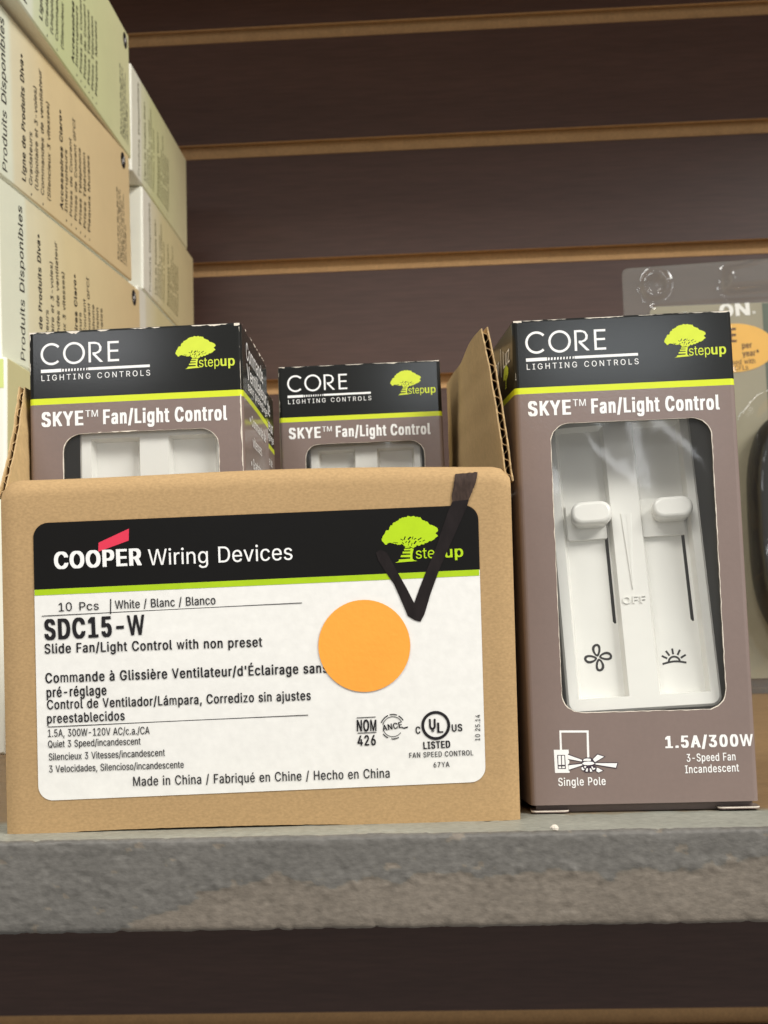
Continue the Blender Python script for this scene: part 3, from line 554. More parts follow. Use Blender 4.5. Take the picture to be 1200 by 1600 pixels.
def tree_emblem(u, v, s):
    """Lime tree whose trunk is a flight of steps; foot centre at (u, v), crown s wide."""
    T = lambda x, y: (u + (x - 330) / 540 * s, v + (590 - y) / 540 * s)
    key = [(95, 375), (105, 340), (130, 300), (170, 268), (178, 245), (215, 205), (262, 184), (295, 160), (365, 150), (470, 160), (482, 184), (540, 210), (552, 230), (592, 248), (630, 270), (633, 300), (610, 318), (634, 345), (590, 380), (545, 392), (505, 410), (462, 430), (428, 425), (398, 455), (360, 440), (318, 440), (285, 412), (255, 418), (205, 405), (165, 400), (130, 416)]
    rnd = random.Random(3)
    out = []
    for i, (x, y) in enumerate(key):
        x2, y2 = key[(i + 1) % len(key)]
        n = max(2, int(math.hypot(x2 - x, y2 - y) / 11))
        for k in range(n):
            j = 0 if k == 0 else rnd.uniform(-7, 7)
            out.append((x + (x2 - x) * k / n + j * 0.7, y + (y2 - y) * k / n + j))
    cs = [[T(*p) for p in out]]
    for a, b, t in (((308, 375), (322, 342), 11), ((275, 365), (300, 378), 8), ((345, 372), (375, 348), 15), ((350, 408), (366, 382), 11), ((322, 402), (335, 388), 9), ((385, 372), (395, 345), 7), ((402, 372), (425, 362), 8), ((402, 415), (425, 388), 13), ((378, 432), (384, 405), 7), ((440, 380), (475, 358), 10), ((452, 398), (470, 392), 7), ((485, 392), (508, 380), 7), ((290, 398), (305, 415), 8), ((205, 396), (250, 402), 6), ((345, 430), (352, 416), 6)):
        cs.append([T(*p) for p in bar(*a, *b, t)])
    cs.append([T(*p) for p in [(372, 452), (398, 462), (385, 510), (384, 555), (398, 570), (432, 578), (218, 590), (250, 578), (256, 560), (362, 556), (364, 541), (272, 538), (276, 519), (364, 517), (365, 505), (290, 504), (294, 486), (366, 486), (367, 476), (305, 474), (309, 459), (368, 461), (369, 455), (315, 451), (320, 441)]])
    return cs

# ================================================================== the place: slatted wall and shelf
DW, Z0, PITCHZ, GAP = 701.1, 502.6, 92.0, 10.6

def slat_wall():
    mb = MB()
    x0, x1 = -900, 900
    for k in range(-3, 12):
        zt = Z0 - k * PITCHZ                    # top edge of this board's face
        zb = zt - (PITCHZ - GAP)                # bottom edge
        prof = [(DW + 9, zt + 16, 1), (DW + 9, zt - 4, 1), (DW + 4.5, zt - 4, 1), (DW + 2.5, zt - 0.2, 1), (DW + 1.0, zt, 1), (DW, zt - 0.8, 0), (DW, zb + 0.5, 1), (DW + 1.0, zb, 1), (DW + 4.0, zb + 0.4, 1), (DW + 4.5, zb + 5.4, 1), (DW + 9, zb + 5.4, 1)]
        for a, b in zip(prof, prof[1:]):
            mb.face([(x0, a[0], a[1]), (x0, b[0], b[1]), (x1, b[0], b[1]), (x1, a[0], a[1])], b[2] if b[2] == 0 else (0 if (a[0] == DW and b[0] == DW) else 1))
    mb.box(x0, x1, DW + 9.4, DW + 19, Z0 - 11 * PITCHZ - 60, Z0 + 3 * PITCHZ, 1)
    return mb.build('slat_wall', [DARKWALL, MDF])
tag(slat_wall(), 'dark brown slatted display wall with bare fibreboard grooves behind the shelf', 'wall', kind='structure')

# the next shelf up the same wall, above the top of the photo: it shades the upper boards
mb = MB()
mb.box(-700, 900, 330, DW - 0.5, 560, 578)
tag(mb.build('upper_shelf', [MDF]), None, None, kind='structure')

def shelf():
    T = 18.4
    xs = [-650, -420, -260]
    x = -190.0
    while x < 190:
        xs.append(x)
        x += 0.62
    xs += [190, 260, 420, 650]
    prof = [(DW - 0.6, 0, 0, 1)] + [(y, 0, 0, 1) for y in (500, 330, 220, 150, 110, 85, 70, 60, 52, 46, 41)]
    y = 37.0
    while y > 1.0:
        prof.append((y, 0, 0, 1))
        y -= 0.75
    for a in (80, 60, 40, 20, 5):
        prof.append((0.9 - 0.9 * math.cos(math.radians(a)), -0.9 + 0.9 * math.sin(math.radians(a)), -math.cos(math.radians(a)), math.sin(math.radians(a))))
    z = -1.3
    while z > -T + 0.9:
        prof.append((0, z, -1, 0))
        z -= 0.55
    prof += [(0.1, -T + 0.5, -0.8, -0.6), (0.6, -T, -0.1, -1), (2, -T, 0, -1), (60, -T, 0, -1), (DW - 0.6, -T, 0, -1)]
    verts, wear = [], []
    fb = lambda p, o=5: noise.fractal(p, 0.9, 2.0, o)
    for (py, pz, ny, nz) in prof:
        for x in xs:
            p = Vector((x, py, pz))
            front = py < 2
            d = 0.0
            if py < 40 and abs(x) < 195:
                d = 0.03 * fb(Vector((x * 0.10, py * 0.13, pz * 0.15 + 7))) + 0.025 * fb(Vector((x * 0.5, py * 0.6, pz * 0.55)))
                lump = noise.noise(Vector((x * 0.16, py * 0.3, pz * 0.35 + 31)))
                lumps = noise.noise(Vector((x * 0.42, py * 0.6, pz * 0.6 + 3)))
                d += max(0, lump - 0.25) * (0.4 if front else 0.15) + max(0, lumps - 0.38) * (0.6 if front else 0.25)
                d -= max(0, noise.noise(Vector((x * 0.33, py * 0.5, pz * 0.5 + 90))) - 0.42) * 0.9
                if front and pz > -1.2:
                    d -= 0.35 * max(0, fb(Vector((x * 0.35, 0, 5)), 3))
                if pz < -T + 1.2:
                    d -= 0.5 * max(0, fb(Vector((x * 0.3, 9, 5)), 4))
                    d += max(0, noise.noise(Vector((x * 0.22, 4, 8))) - 0.45) * 1.6
            # where the grey paint has come off
            wv = 0.0
            if front:
                zb = -8.2 + 3.4 * fb(Vector((x * 0.06, 3, 2)), 6) + 0.022 * x
                lim = min(1, max(0, (x + 78 - 10 * fb(Vector((pz * 0.3, 1, 1)))) / 30))
                zb = zb * lim + (-19.5) * (1 - lim)
                wv = min(1, max(0, (zb - pz) / 0.7 + 0.5 + 1.6 * fb(Vector((x * 0.16, 1, pz * 0.3)))))
                spot = noise.noise(Vector((x * 0.22, 8, pz * 0.4))) + 0.5 * noise.noise(Vector((x * 0.6, 8, pz * 1.1)))
                wv = max(wv, min(1, max(0, (spot - 0.52) * 6)))
                if abs(x) < 190:
                    seam = math.exp(-((pz - (zb if lim > .6 else -9.5 + 1.5 * noise.noise(Vector((x * .08, 0, 0))))) / 1.5) ** 2)
                    d += 0.9 * seam * max(0, noise.noise(Vector((x * 0.5, 12, pz * 0.55))) - 0.05)
                    d += 0.25 * max(0, noise.noise(Vector((x * 1.1, 22, pz * 1.1))) - 0.25)
                if wv < 0.5 and abs(x) < 190:
                    d += 0.14
            elif nz > 0.5:
                yb = 27 + 4 * fb(Vector((x * 0.05, 1, 4)))
                wv = min(1, max(0, (py - yb) / 6 + 0.4 * fb(Vector((x * 0.2, py * 0.2, 1)))))
                wv = 2.0 + wv
            verts.append((x * S, (py + ny * d) * S, (pz + nz * d) * S))
            wear.append(wv)
    n = len(xs)
    faces = [(i * n + j, i * n + j + 1, (i + 1) * n + j + 1, (i + 1) * n + j) for i in range(len(prof) - 1) for j in range(n - 1)]
    me = bpy.data.meshes.new('shelf')
    me.from_pydata(verts, [], faces)
    at = me.attributes.new('wear', 'FLOAT', 'POINT')
    at.data.foreach_set('value', wear)
    me.polygons.foreach_set('use_smooth', [True] * len(faces))
    m = mat('worn_shelf_paint', (128, 131, 128), 0.5, 0.16, 70, 0.4, 1300, 0.3, speck=0.17, spscale=900, stretch=(0.6, 1, 1))
    N, L = m.node_tree.nodes, m.node_tree.links
    sc = N['Principled BSDF'].inputs['Base Color'].links[0].from_node
    an = N.new('ShaderNodeAttribute')
    an.attribute_name = 'wear'
    cr = N.new('ShaderNodeValToRGB')
    mr = N.new('ShaderNodeMapRange')
    mr.inputs['From Max'].default_value = 3.0
    L.new(an.outputs['Fac'], mr.inputs['Value'])
    L.new(mr.outputs[0], cr.inputs['Fac'])
    e = cr.color_ramp.elements
    e[0].position, e[0].color = 0.0, lin((104, 101, 96)) + (1,)
    e[1].position, e[1].color = 1.0, lin((140, 112, 78)) + (1,)
    for pos, c in ((0.10, (106, 103, 97)), (0.2, (116, 109, 99)), (0.36, (119, 110, 99)), (0.60, (148, 148, 138)), (0.70, (146, 146, 134)), (0.8, (136, 128, 110))):
        q = e.new(pos)
        q.color = lin(c) + (1,)
    L.new(cr.outputs['Color'], sc.inputs[0])
    me.materials.append(m)
    me.update()
    root = thing('shelf', 'thick grey painted board shelf with worn chipped front edge under the boxes', 'shelf')
    o = bpy.data.objects.new('board', me)
    COL.objects.link(o)
    o.parent = root
    # a loose fleck of paint standing on the front edge
    c = MB()
    rr = random.Random(5)
    rings = []
    for k in range(5):
        a = math.pi * k / 4
        rings.append([(17.8 + (0.15 + 0.75 * math.sin(a)) * math.cos(t) * rr.uniform(.7, 1.2), 1.2 + (0.1 + 0.4 * math.sin(a)) * math.sin(t), 0.75 - 0.65 * math.cos(a) * rr.uniform(.8, 1.1)) for t in [i * math.pi / 4 for i in range(8)]])
    c.grid(rings, 0, False, True)
    c.build('paint_chip', [PAPERCUT], root)
shelf()

# ================================================================== the brown carton
def dual_flap(name, parent, nb, nt_, fb_, ft, th, outward, waves):
    """Corrugated flap: two liners and the fluted sheet between them, seen at its cut front end."""
    nb, nt_, fb_, ft = map(Vector, (nb, nt_, fb_, ft))
    outward = Vector(outward)
    P = lambda s, t: (nb * (1 - s) + nt_ * s) * (1 - t) + (fb_ * (1 - s) + ft * s) * t + Vector((0.5 * math.sin(7 * t + 3 * s), 0, 0.6 * math.sin(9 * t + 1) * s * min(1, 4 * t)))
    mb = MB()
    NS, NT = 40, 24
    wob = lambda s: 0.16 * noise.noise(Vector((s * 9, th, 2)))
    for off, mi in ((0, 0), (th - 0.3, 1)):
        a, b = off, off + 0.3
        rag = [Vector((0, 0.5 * noise.noise(Vector((i * 0.6, off * 3, 1))), 0)) for i in range(NS + 1)]
        la = [[P(i / NS, j / NT) + outward * (a + wob(i / NS)) + (rag[i] if j == 0 else Vector()) for i in range(NS + 1)] for j in range(NT + 1)]
        lb = [[P(i / NS, j / NT) + outward * (b + wob(i / NS)) + (rag[i] if j == 0 else Vector()) for i in range(NS + 1)] for j in range(NT + 1)]
        mb.grid(la, 0)
        mb.grid(lb, 0)
        mb.grid([la[0], lb[0]], 1, False)
        mb.grid([[r[-1] for r in la], [r[-1] for r in lb]], 1, False)
    rows = []
    n = waves * 10
    for j in range(0, 13):
        t = 0.004 + j / 12 * 0.9
        r = []
        for i in range(n + 1):
            s = i / n
            w_ = 0.5 + 0.5 * math.tanh(2.2 * math.sin(2 * math.pi * waves * s + 0.8 * math.sin(5 * s))) / 0.976
            r.append(P(s, t) + outward * (0.3 + w_ * (th - 0.6)))
        rows.append(r)
    mb.grid(rows, 2)
    # pale cut edge of the flute
    r0 = rows[0]
    mb.grid([[p + outward * -0.11 for p in r0], [p + outward * 0.11 + Vector((0, -0.02, 0.05)) for p in r0]], 1)
    return mb.build(name, [KRAFT_IN, KRAFT_EDGE, KRAFT_CORE], parent)

CYAW, CPIT = 0.061, 0.073
CPOS = Vector((-43.83, 15.98, 0.0))
carton = thing('cardboard_carton', 'open brown corrugated carton with white shipping label and orange dot, resting on shelf', 'carton', CPOS, (0, 0, CYAW))
CW, CH, CD, CT = 111.2, 74.5, 205.0, 1.7
lean = math.tan(CPIT)
CR = Matrix.Rotation(-CYAW, 3, 'Z')
loc = lambda p: CR @ (Vector(p) - CPOS)          # place coordinates -> the carton's own

def carton_body():
    # front wall: a slab whose top rolls over into the tucked flap
    mb = MB()
    rnd = random.Random(11)
    nx = 60
    prof = [(0, 0.0), (0, 6), (0, 20), (0, 36), (0, 52), (0, 64), (0, 69), (0, 73.0)]
    R0 = 4.2
    for k in range(1, 8):
        a = math.pi / 2 * k / 7
        prof.append((R0 - R0 * math.cos(a), 73.0 + R0 * math.sin(a)))
    prof += [(R0 + 1.2, 73.0 + R0 + 0.1), (R0 + 2.6, 73.0 + R0 - 1.0), (R0 + 3.2, 73.0 - 1), (R0 + 3.4, 48)]
    rows = []
    for (y, z) in prof:
        r = []
        for i in range(nx + 1):
            x = -CW / 2 + CW * i / nx
            e = max(0, 1 - (CW / 2 - abs(x)) / 3.4)
            zz, yy = z, y
            if z > 60 and y <= R0 + 2.7:
                zz = z - 1.9 * e ** 2.0 * (z - 60) / 17.2
            sag = 0.45 * math.sin(x * 0.05 + 1) * max(0, (z - 55) / 20)
            bul = -0.5 * math.cos(math.pi * x / CW) * math.sin(math.pi * min(z, 74) / 74)
            edge = 0.8 * max(0, 1 - (CW / 2 - abs(x)) / 1.2) ** 2
            rag = (0.12 * noise.noise(Vector((x * 0.6, 3, 1))) + 0.45 * max(0, math.sin(math.pi * min(1, max(0, (x + 42) / 60)))) ** .5) if z == 0 else 0
            r.append((x, yy - zz * lean + bul + edge, zz + sag + rag))
        rows.append(r)
    mb.grid(rows, 0, True)
    # underside of the front wall's cut
    mb.grid([[(p[0], p[1] + CT, p[2]) for p in rows[0]], rows[0]], 1, False)
    return mb.build('front_wall', [KRAFT, KRAFT_EDGE], carton)
carton_body()
for sx in (-1, 1):
    mb = MB()
    x0, x1 = sx * (CW / 2 - 0.2), sx * (CW / 2 - 0.2 - CT)
    q = []
    for x in (x0, x1):
        q.append([(x, 0.9, 0.3), (x, 0.9 - 70 * lean, 71.3), (x, 20, 73.6), (x, CD, 74.0), (x, CD, 0.3)])
    mb.face(q[0] if sx < 0 else q[0][::-1])
    mb.face(q[1] if sx > 0 else q[1][::-1])
    for i in range(5):
        j = (i + 1) % 5
        mb.face([q[0][i], q[0][j], q[1][j], q[1][i]])
    mb.build('side_wall', [KRAFT], carton)
mb = MB()
mb.box(-CW / 2 + 2, CW / 2 - 2, CD - CT, CD, 0.3, 74)
mb.build('back_wall', [KRAFT], carton)
mb = MB()
mb.box(-CW / 2 + 2, CW / 2 - 2, CT, CD - 2, 0.4, 2.0)
mb.build('bottom', [KRAFT], carton)
dual_flap('side_flap', carton, loc((11.0, 16.2, 73.2)), loc((6.6, 19.5, 108.6)), loc((-3.0, 190, 78)), loc((-1.9, 188, 129.5)), 1.7, (0.97, -0.02, 0.22), 10)
dual_flap('side_flap', carton, loc((-98.9, 9.5, 72.5)), loc((-100.0, 27.2, 100.8)), loc((-98.3, 190, 76)), loc((-100.2, 190, 101)), 1.55, (-0.98, -0.02, 0.12), 7)

# --- the shipping label and everything printed on it
CF = Frame((0, 0, 0), (1, 0, 0), (0, -math.sin(CPIT), math.cos(CPIT)))
def bulged(mb):
    """lay printed sheets on the slightly bulged wall"""
    for i, p in enumerate(mb.v):
        x, y, z = p
        y -= 0.5 * math.cos(math.pi * x / CW) * math.sin(math.pi * min(max(z, 0), 74) / 74)
        if z > 73.0:                                   # over the rounded top fold
            z = min(z, 77.1)
            y += 4.2 - math.sqrt(max(0, 4.2 ** 2 - (z - 73.0) ** 2))
        mb.v[i] = (x, y, z)

def dense(contour, step=3.0):
    out = []
    for i, (x, y) in enumerate(contour):
        x2, y2 = contour[(i + 1) % len(contour)]
        n = max(1, int(math.hypot(x2 - x, y2 - y) / step))
        out += [(x + (x2 - x) * k / n, y + (y2 - y) * k / n) for k in range(n)]
    return out

TILT = 0.0155
lab_lo = lambda u: 7.75 + TILT * u
lab_hi = lambda u: 67.75 + TILT * u
LU0, LU1, LR = -48.45, 48.25, 3.2
def corner(u):
    e = max(0, LU0 + LR - u, u - (LU1 - LR))
    return LR - math.sqrt(max(0, LR * LR - e * e))
def span(a, b):
    def f(u):
        lo, hi = lab_lo(u) + corner(u), lab_hi(u) - corner(u)
        return (max(lo, a(u)), max(max(lo, a(u)), min(hi, b(u))))
    return f
blk = lambda u: 53.5 + 0.0190 * u
lim = lambda u: 52.2 + 0.0185 * u

def us_grid():
    us = [LU0 + LR * (1 - math.cos(math.pi / 2 * k / 10)) for k in range(11)]
    us += [LU0 + LR + (LU1 - LU0 - 2 * LR) * k / 44 for k in range(1, 44)]
    us += [LU1 - LR * (1 - math.cos(math.pi / 2 * k / 10)) for k in range(10, -1, -1)]
    return us
def lab_strip(a, b, h, mat_, name, parent, nv):
    mb = MB()
    f = span(a, b)
    rows = [[CF.at(u, f(u)[0] + (f(u)[1] - f(u)[0]) * j / nv, h) for u in us_grid()] for j in range(nv + 1)]
    mb.grid(rows, 0, False)
    bulged(mb)
    return mb.build(name, [mat_], parent)
label = lab_strip(lambda u: -99, lambda u: 99, 0.14, LABELW, 'shipping_label', carton, 24)
lab_strip(blk, lambda u: 99, 0.20, LBLACK, 'black_band', label, 8)
def inset_lime():
    mb = MB()
    us = [-48.4 + 96.5 * k / 44 for k in range(45)]
    mb.grid([[CF.at(u, lim(u), 0.20) for u in us], [CF.at(u, blk(u) - 0.02, 0.20) for u in us]], 0, False)
    bulged(mb)
    mb.build('lime_line', [LLIME], label)
inset_lime()

def printed(name, contours, h, material, parent, frame=CF, fit=bulged):
    mb = MB()
    sheet(mb, frame, contours, h)
    if fit:
        fit(mb)
    return mb.build(name, [material], parent)

W_ = letters('COOPER', -44.0, 57.0, -25.0, 57.35, 3.55, bold=20, track=-14)
W_ += letters('Wiring Devices', -23.6, 57.2, 7.7, 57.6, 3.45, bold=1.5)
printed('white_lettering', W_, 0.27, WHITE, label)
printed('red_flag', [[(-34.40, 60.45), (-34.3, 62.4), (-27.65, 65.3), (-27.75, 62.7)]], 0.27, RED, label)

K = letters('10', -43.2, 47.75, -40.3, 47.85, 1.85, bold=2) + letters('Pcs', -38.7, 47.85, -34.5, 47.9, 1.8, bold=2)
K += letters('White / Blanc / Blanco', -31.0, 47.95, -9.2, 48.4, 1.85, bold=5)
K += [bar(-32.0, 46.9, -31.9, 50.2, 0.22), bar(-46.9, 46.85, 9.5, 48.2, 0.16)]
K += letters('SDC15-W', -46.4, 41.75, -24.6, 42.3, 4.25, bold=22, track=2)
K += letters('Slide Fan/Light Control with non preset', -46.45, 38.75, 0.7, 39.0, 2.05, bold=10, track=8)
K += letters('Commande à Glissière Ventilateur/d\'Éclairage sans', -46.4, 32.4, 14.7, 33.0, 2.1, bold=11, track=8)
K += letters('pré-réglage', -46.2, 29.3, -33.2, 29.5, 2.1, bold=11, track=8)
K += letters('Control de Ventilador/Lámpara, Corredizo sin ajustes', -46.15, 26.7, 10.9, 27.2, 2.0, bold=9, track=8)
K += letters('preestablecidos', -46.2, 23.7, -29.4, 23.95, 2.0, bold=9, track=8)
K += [bar(-46.1, 22.9, 10.2, 23.95, 0.16)]
K += letters('1.5A, 300W-120V AC/c.a./CA', -46.1, 20.75, -24.1, 20.8, 1.6, bold=4)
K += letters('Quiet 3 Speed/incandescent', -46.1, 18.45, -26.1, 18.6, 1.5, bold=4)
K += letters('Silencieux 3 Vitesses/incandescent', -46.0, 15.7, -20.9, 16.0, 1.5, bold=4)
K += letters('3 Velocidades, Silencioso/incandescente', -46.0, 13.1, -16.9, 13.3, 1.5, bold=4)
K += letters('Made in China / Fabriqué en Chine / Hecho en China', -27.9, 9.7, 27.5, 10.0, 2.0, bold=5, track=8)
K += letters('NOM', 20.65, 20.15, 24.9, 20.1, 2.45, bold=18) + [bar(20.7, 23.05, 24.8, 23.15, .16), bar(20.8, 19.75, 24.85, 19.8, .16)]
K += letters('426', 20.75, 17.05, 24.7, 17.1, 2.15, bold=13, track=6)
c0 = (28.45, 20.95)
K += letters('ANCE', 26.3, 20.05, 30.55, 20.75, 1.25, bold=12)
for a0, a1, r, t in ((25, 170, 2.15, .14), (195, 325, 2.15, .14), (30, 60, 2.62, .22), (68, 105, 2.65, .20), (112, 160, 2.6, .24), (215, 250, 2.6, .22), (262, 300, 2.65, .2)):
    K += stroke([(c0[0] + r * math.cos(math.radians(a)), c0[1] + r * math.sin(math.radians(a))) for a in range(a0, a1 + 1, 6)], t)
K += [bar(30.4, 20.75, 31.0, 20.5, .22), bar(30.9, 20.55, 31.7, 20.8, .28)]
u0 = (37.75, 20.95)
K += stroke(disc(u0[0], u0[1], 2.82, 48), 0.62, True)
K += letters('U', 36.3, 20.15, 37.75, 20.15, 2.2, bold=17) + letters('L', 38.05, 19.4, 39.35, 19.4, 2.1, bold=17) + letters('®', 36.75, 19.35, 37.4, 19.35, .75, bold=6)
K += letters('C', 33.35, 19.3, 34.4, 19.3, 1.5, bold=14) + letters('US', 41.2, 19.55, 43.5, 19.6, 1.5, bold=14)
K += letters('LISTED', 34.95, 15.95, 40.8, 16.1, 1.5, bold=20)
K += letters('FAN SPEED CONTROL', 31.85, 14.1, 45.7, 14.3, 1.12, bold=7, track=18) + letters('67YA', 37.05, 11.9, 40.5, 11.95, 1.12, bold=6, track=25)
K += letters('10 25.14', 47.25, 17.4, 47.45, 23.0, 1.05, bold=4, track=14)
printed('black_lettering', K, 0.27, INK, label)

G_ = tree_emblem(32.45, 56.35, 12.3)
printed('tree_emblem', G_, 0.27, LABELTREE, label)
printed('lime_lettering', letters('step', 34.45, 57.1, 40.4, 57.2, 2.35) + letters('up', 40.75, 57.2, 44.75, 57.3, 2.35, bold=11), 0.28, LABELTREE, label)

MK = [(43.52,75.20),(44.93,75.52),(48.55,75.49),(48.08,73.55),(46.30,69.69),(45.83,68.07),(40.90,57.76),(39.42,54.55),(37.43,49.50),(36.61,46.98),(35.91,44.92),(35.06,43.43),(33.79,43.81),(32.31,44.78),(31.88,45.95),(30.47,49.46),(29.49,51.80),(27.93,54.16),(26.26,56.98),(25.79,58.62),(26.79,59.29),(28.16,58.56),(30.48,54.09),(32.24,50.80),(33.78,47.52),(35.15,50.95),(36.51,54.16),(38.61,58.74),(41.62,67.02),(42.66,69.32),(42.55,70.48),(43.33,73.25)]
mb = MB()
sheet(mb, CF, [dense(MK[4:-2], 2.0)], 0.318)
sl, sr = [(42.66, 69.32), (42.55, 70.48), (43.0, 72.5), (43.5, 75.4)], [(46.30, 69.69), (47.0, 71.2), (47.9, 73.3), (48.45, 75.7)]
def along(path, t):
    t *= len(path) - 1
    i = min(int(t), len(path) - 2)
    return path[i][0] + (path[i + 1][0] - path[i][0]) * (t - i), path[i][1] + (path[i + 1][1] - path[i][1]) * (t - i)
rows = []
for k in range(19):
    (xa, ya), (xb, yb) = along(sl, k / 18), along(sr, k / 18)
    xa, xb = xa + 0.12 * noise.noise(Vector((k * .7, 1, 1))), xb + 0.12 * noise.noise(Vector((k * .7, 5, 1)))
    rows.append([CF.at(xa + (xb - xa) * q / 8, ya + (yb - ya) * q / 8 + (0.35 * noise.noise(Vector((q * .9, 2, 2))) if k == 18 else 0)  , 0.318) for q in range(9)])
mb.grid(rows, 1, True)
bulged(mb)
mb.build('marker_tick', [MARKER, MARKER_CARD], carton)
mb = MB()
rim = disc(22.75, 38.55, 9.95, 56)
for r0, r1, h0, h1 in ((0.2, 0.5, .37, .37), (0.5, 0.9, .37, .37), (0.9, 1.0, .37, .37), (1.0, 1.0, .37, .28)):
    mb.grid([[CF.at(22.75 + (x - 22.75) * r, 38.55 + (y - 38.55) * r, h) for x, y in rim] for r, h in ((r0, h0), (r1, h1))], 0, False, True)
mb.face([CF.at(22.75 + (x - 22.75) * .2, 38.55 + (y - 38.55) * .2, .37) for x, y in rim])
bulged(mb)
mb.build('round_sticker', [ORANGE], carton)

# ================================================================== the small retail boxes
BW, BH, BD = 49.94, 110.4, 48.4
STRIPE = 15.86
WIN = (-17.2, 19.0, 20.3, 85.9)                    # the window in the front, in the box's own millimetres

def retail_box(label, loc, rot, shear=0.0, lift=0.0, wear=1, seed=0, worn_right=False):
    root = thing('retail_box', label, 'box', loc, rot, 'small fan control boxes with cut-out windows')
    rnd = random.Random(seed)
    h = BW / 2
    r = 1.1
    fx = [(-h + r * (1 - math.cos(math.radians(a))), r * (1 - math.sin(math.radians(a)))) for a in (0, 22, 45, 68, 90)]
    plan = [(-h, BD)] + [(-h + 0.0, y) for y in (36, 24, 12, 4)] + fx + [(-x, y) for x, y in fx[::-1]] + [(h, y) for y in (4, 12, 24, 36)] + [(h, BD)]
    sh = lambda x, y: x + shear * y / BD
    bow = lambda x, y, z: 0.35 * math.sin(math.pi * min(max(y, 0), BD) / BD) * math.sin(math.pi * z / BH) * (1 if x > 0 else -1) if abs(abs(x) - h) < 0.01 else 0
    zs = [(0, 2), (20, 2), (40, 2), (60, 2), (80, 2), (BH - STRIPE - 1.45, 1), (BH - STRIPE, 0), (BH - 8, 0), (BH - 0.5, 0), (BH, 0)]
    mb = MB()
    nfl = len(fx)
    front_j = plan.index(fx[-1])
    for i in range(len(zs) - 1):
        z0, z1 = zs[i][0], zs[i + 1][0]
        mi = zs[i][1]
        for j in range(len(plan) - 1):
            if j == front_j and z1 <= BH - STRIPE - 1.44:
                continue                             # the window part of the front is filled below
            (xa, ya), (xb, yb) = plan[j], plan[j + 1]
            q = [(sh(xa, ya) + bow(xa, ya, z0), ya, z0), (sh(xb, yb) + bow(xb, yb, z0), yb, z0), (sh(xb, yb) + bow(xb, yb, z1), yb, z1), (sh(xa, ya) + bow(xa, ya, z1), ya, z1)]
            if z1 == BH:                             # the top fold is rounded over
                for k in (2, 3):
                    x, y, z = q[k]
                    q[k] = (x - (0.25 if x > 0 else -0.25), y + 0.3 if y < 2 else y, z)
            mb.face(q, mi)
    F = Frame((0, 0, 0), (1, 0, 0), (0, 0, 1))
    outer = [(-h + r, 0), (h - r, 0), (h - r, BH - STRIPE - 1.45), (-h + r, BH - STRIPE - 1.45)]
    hole = rrect(WIN[0], WIN[1], WIN[2], WIN[3], 4.3, 8)
    sheet(mb, F, [outer, hole[::-1]], 0, 2)
    body = mb.build('body', [BOXBLACK, BOXLIME, BOXMAUVE], root)
    # window rim: the bare cut of the board
    mb = MB()
    jag = [(x + rnd.uniform(-.05, .05), y + rnd.uniform(-.05, .05)) for x, y in dense(hole, 1.2)]
    big = [(x + (0.16 if x > (WIN[0] + WIN[1]) / 2 else -0.16) * rnd.uniform(0.3, 1.2), y + (0.05 if y > 50 else -0.16) * rnd.uniform(.3, 1.2)) for x, y in jag]
    mb.grid([[F.at(x, y, 0.03) for x, y in big], [F.at(x, y, 0.03) for x, y in jag], [F.at(x, y, -0.5) for x, y in jag]], 0, False, True)
    mb.build('window_rim', [PAPERCUT], root)
    # lid, floor, back and the grey inside of the board
    mb = MB()
    zl = BH - 0.05
    mb.face([(sh(-h + .3, BD), BD, zl), (-h + .3, .4, zl), (h - .3, .4, zl), (sh(h - .3, BD), BD, zl)][::-1], 0)
    mb.build('lid', [BOXBLACK], root)
    mb = MB()
    e = 0.5
    A, B_, C_, D_ = (sh(-h + e, BD - e), BD - e), (-h + e, e + 0.4), (h - e, e + 0.4), (sh(h - e, BD - e), BD - e)
    for p, q in ((A, B_), (C_, D_), (D_, A)):
        mb.face([(p[0], p[1], 0.6), (p[0], p[1], zl - .5), (q[0], q[1], zl - .5), (q[0], q[1], 0.6)])
    for z in (0.6, zl - 0.5):
        mb.face([(*A, z), (*B_, z), (*C_, z), (*D_, z)])
    pts, tri = fill([[(-h + r + .2, .6), (h - r - .2, .6), (h - r - .2, zl - .5), (-h + r + .2, zl - .5)], rrect(WIN[0] - .1, WIN[1] + .1, WIN[2] - .1, WIN[3] + .1, 4.3, 8)[::-1]])
    k = len(mb.v)
    mb.v += [(x, 0.5, y) for x, y in pts]
    for t in tri:
        mb.f.append(tuple(k + i for i in t[::-1])); mb.m.append(0); mb.sm.append(False)
    mb.build('inner_board', [BOARD_IN], root)
    mb = MB()
    mb.face([(sh(-h, BD), BD, 0), (sh(-h, BD), BD, BH), (sh(h, BD), BD, BH), (sh(h, BD), BD, 0)], 0)
    mb.build('back_panel', [BOXMAUVE], root)
    mb = MB()
    mb.grid([[(WIN[0] - 3 + (WIN[1] - WIN[0] + 6) * i / 12, 0.75 + 0.12 * math.sin(i * 1.1 + j * 0.7 + seed), WIN[2] - 3 + (WIN[3] - WIN[2] + 6) * j / 20) for i in range(13)] for j in range(21)], 0, True)
    mb.build('window_film', [FILM], root)
    # printing on the front
    st = 0.55
    Wt = []
    arc = [(-19.55 + 2.28 * math.cos(math.radians(a)), 105.0 + 2.35 * math.sin(math.radians(a))) for a in range(42, 319, 8)]
    Wt += stroke(arc, st)
    Wt += stroke(disc(-14.25, 105.0, 2.3, 40, 2.35), st, True)
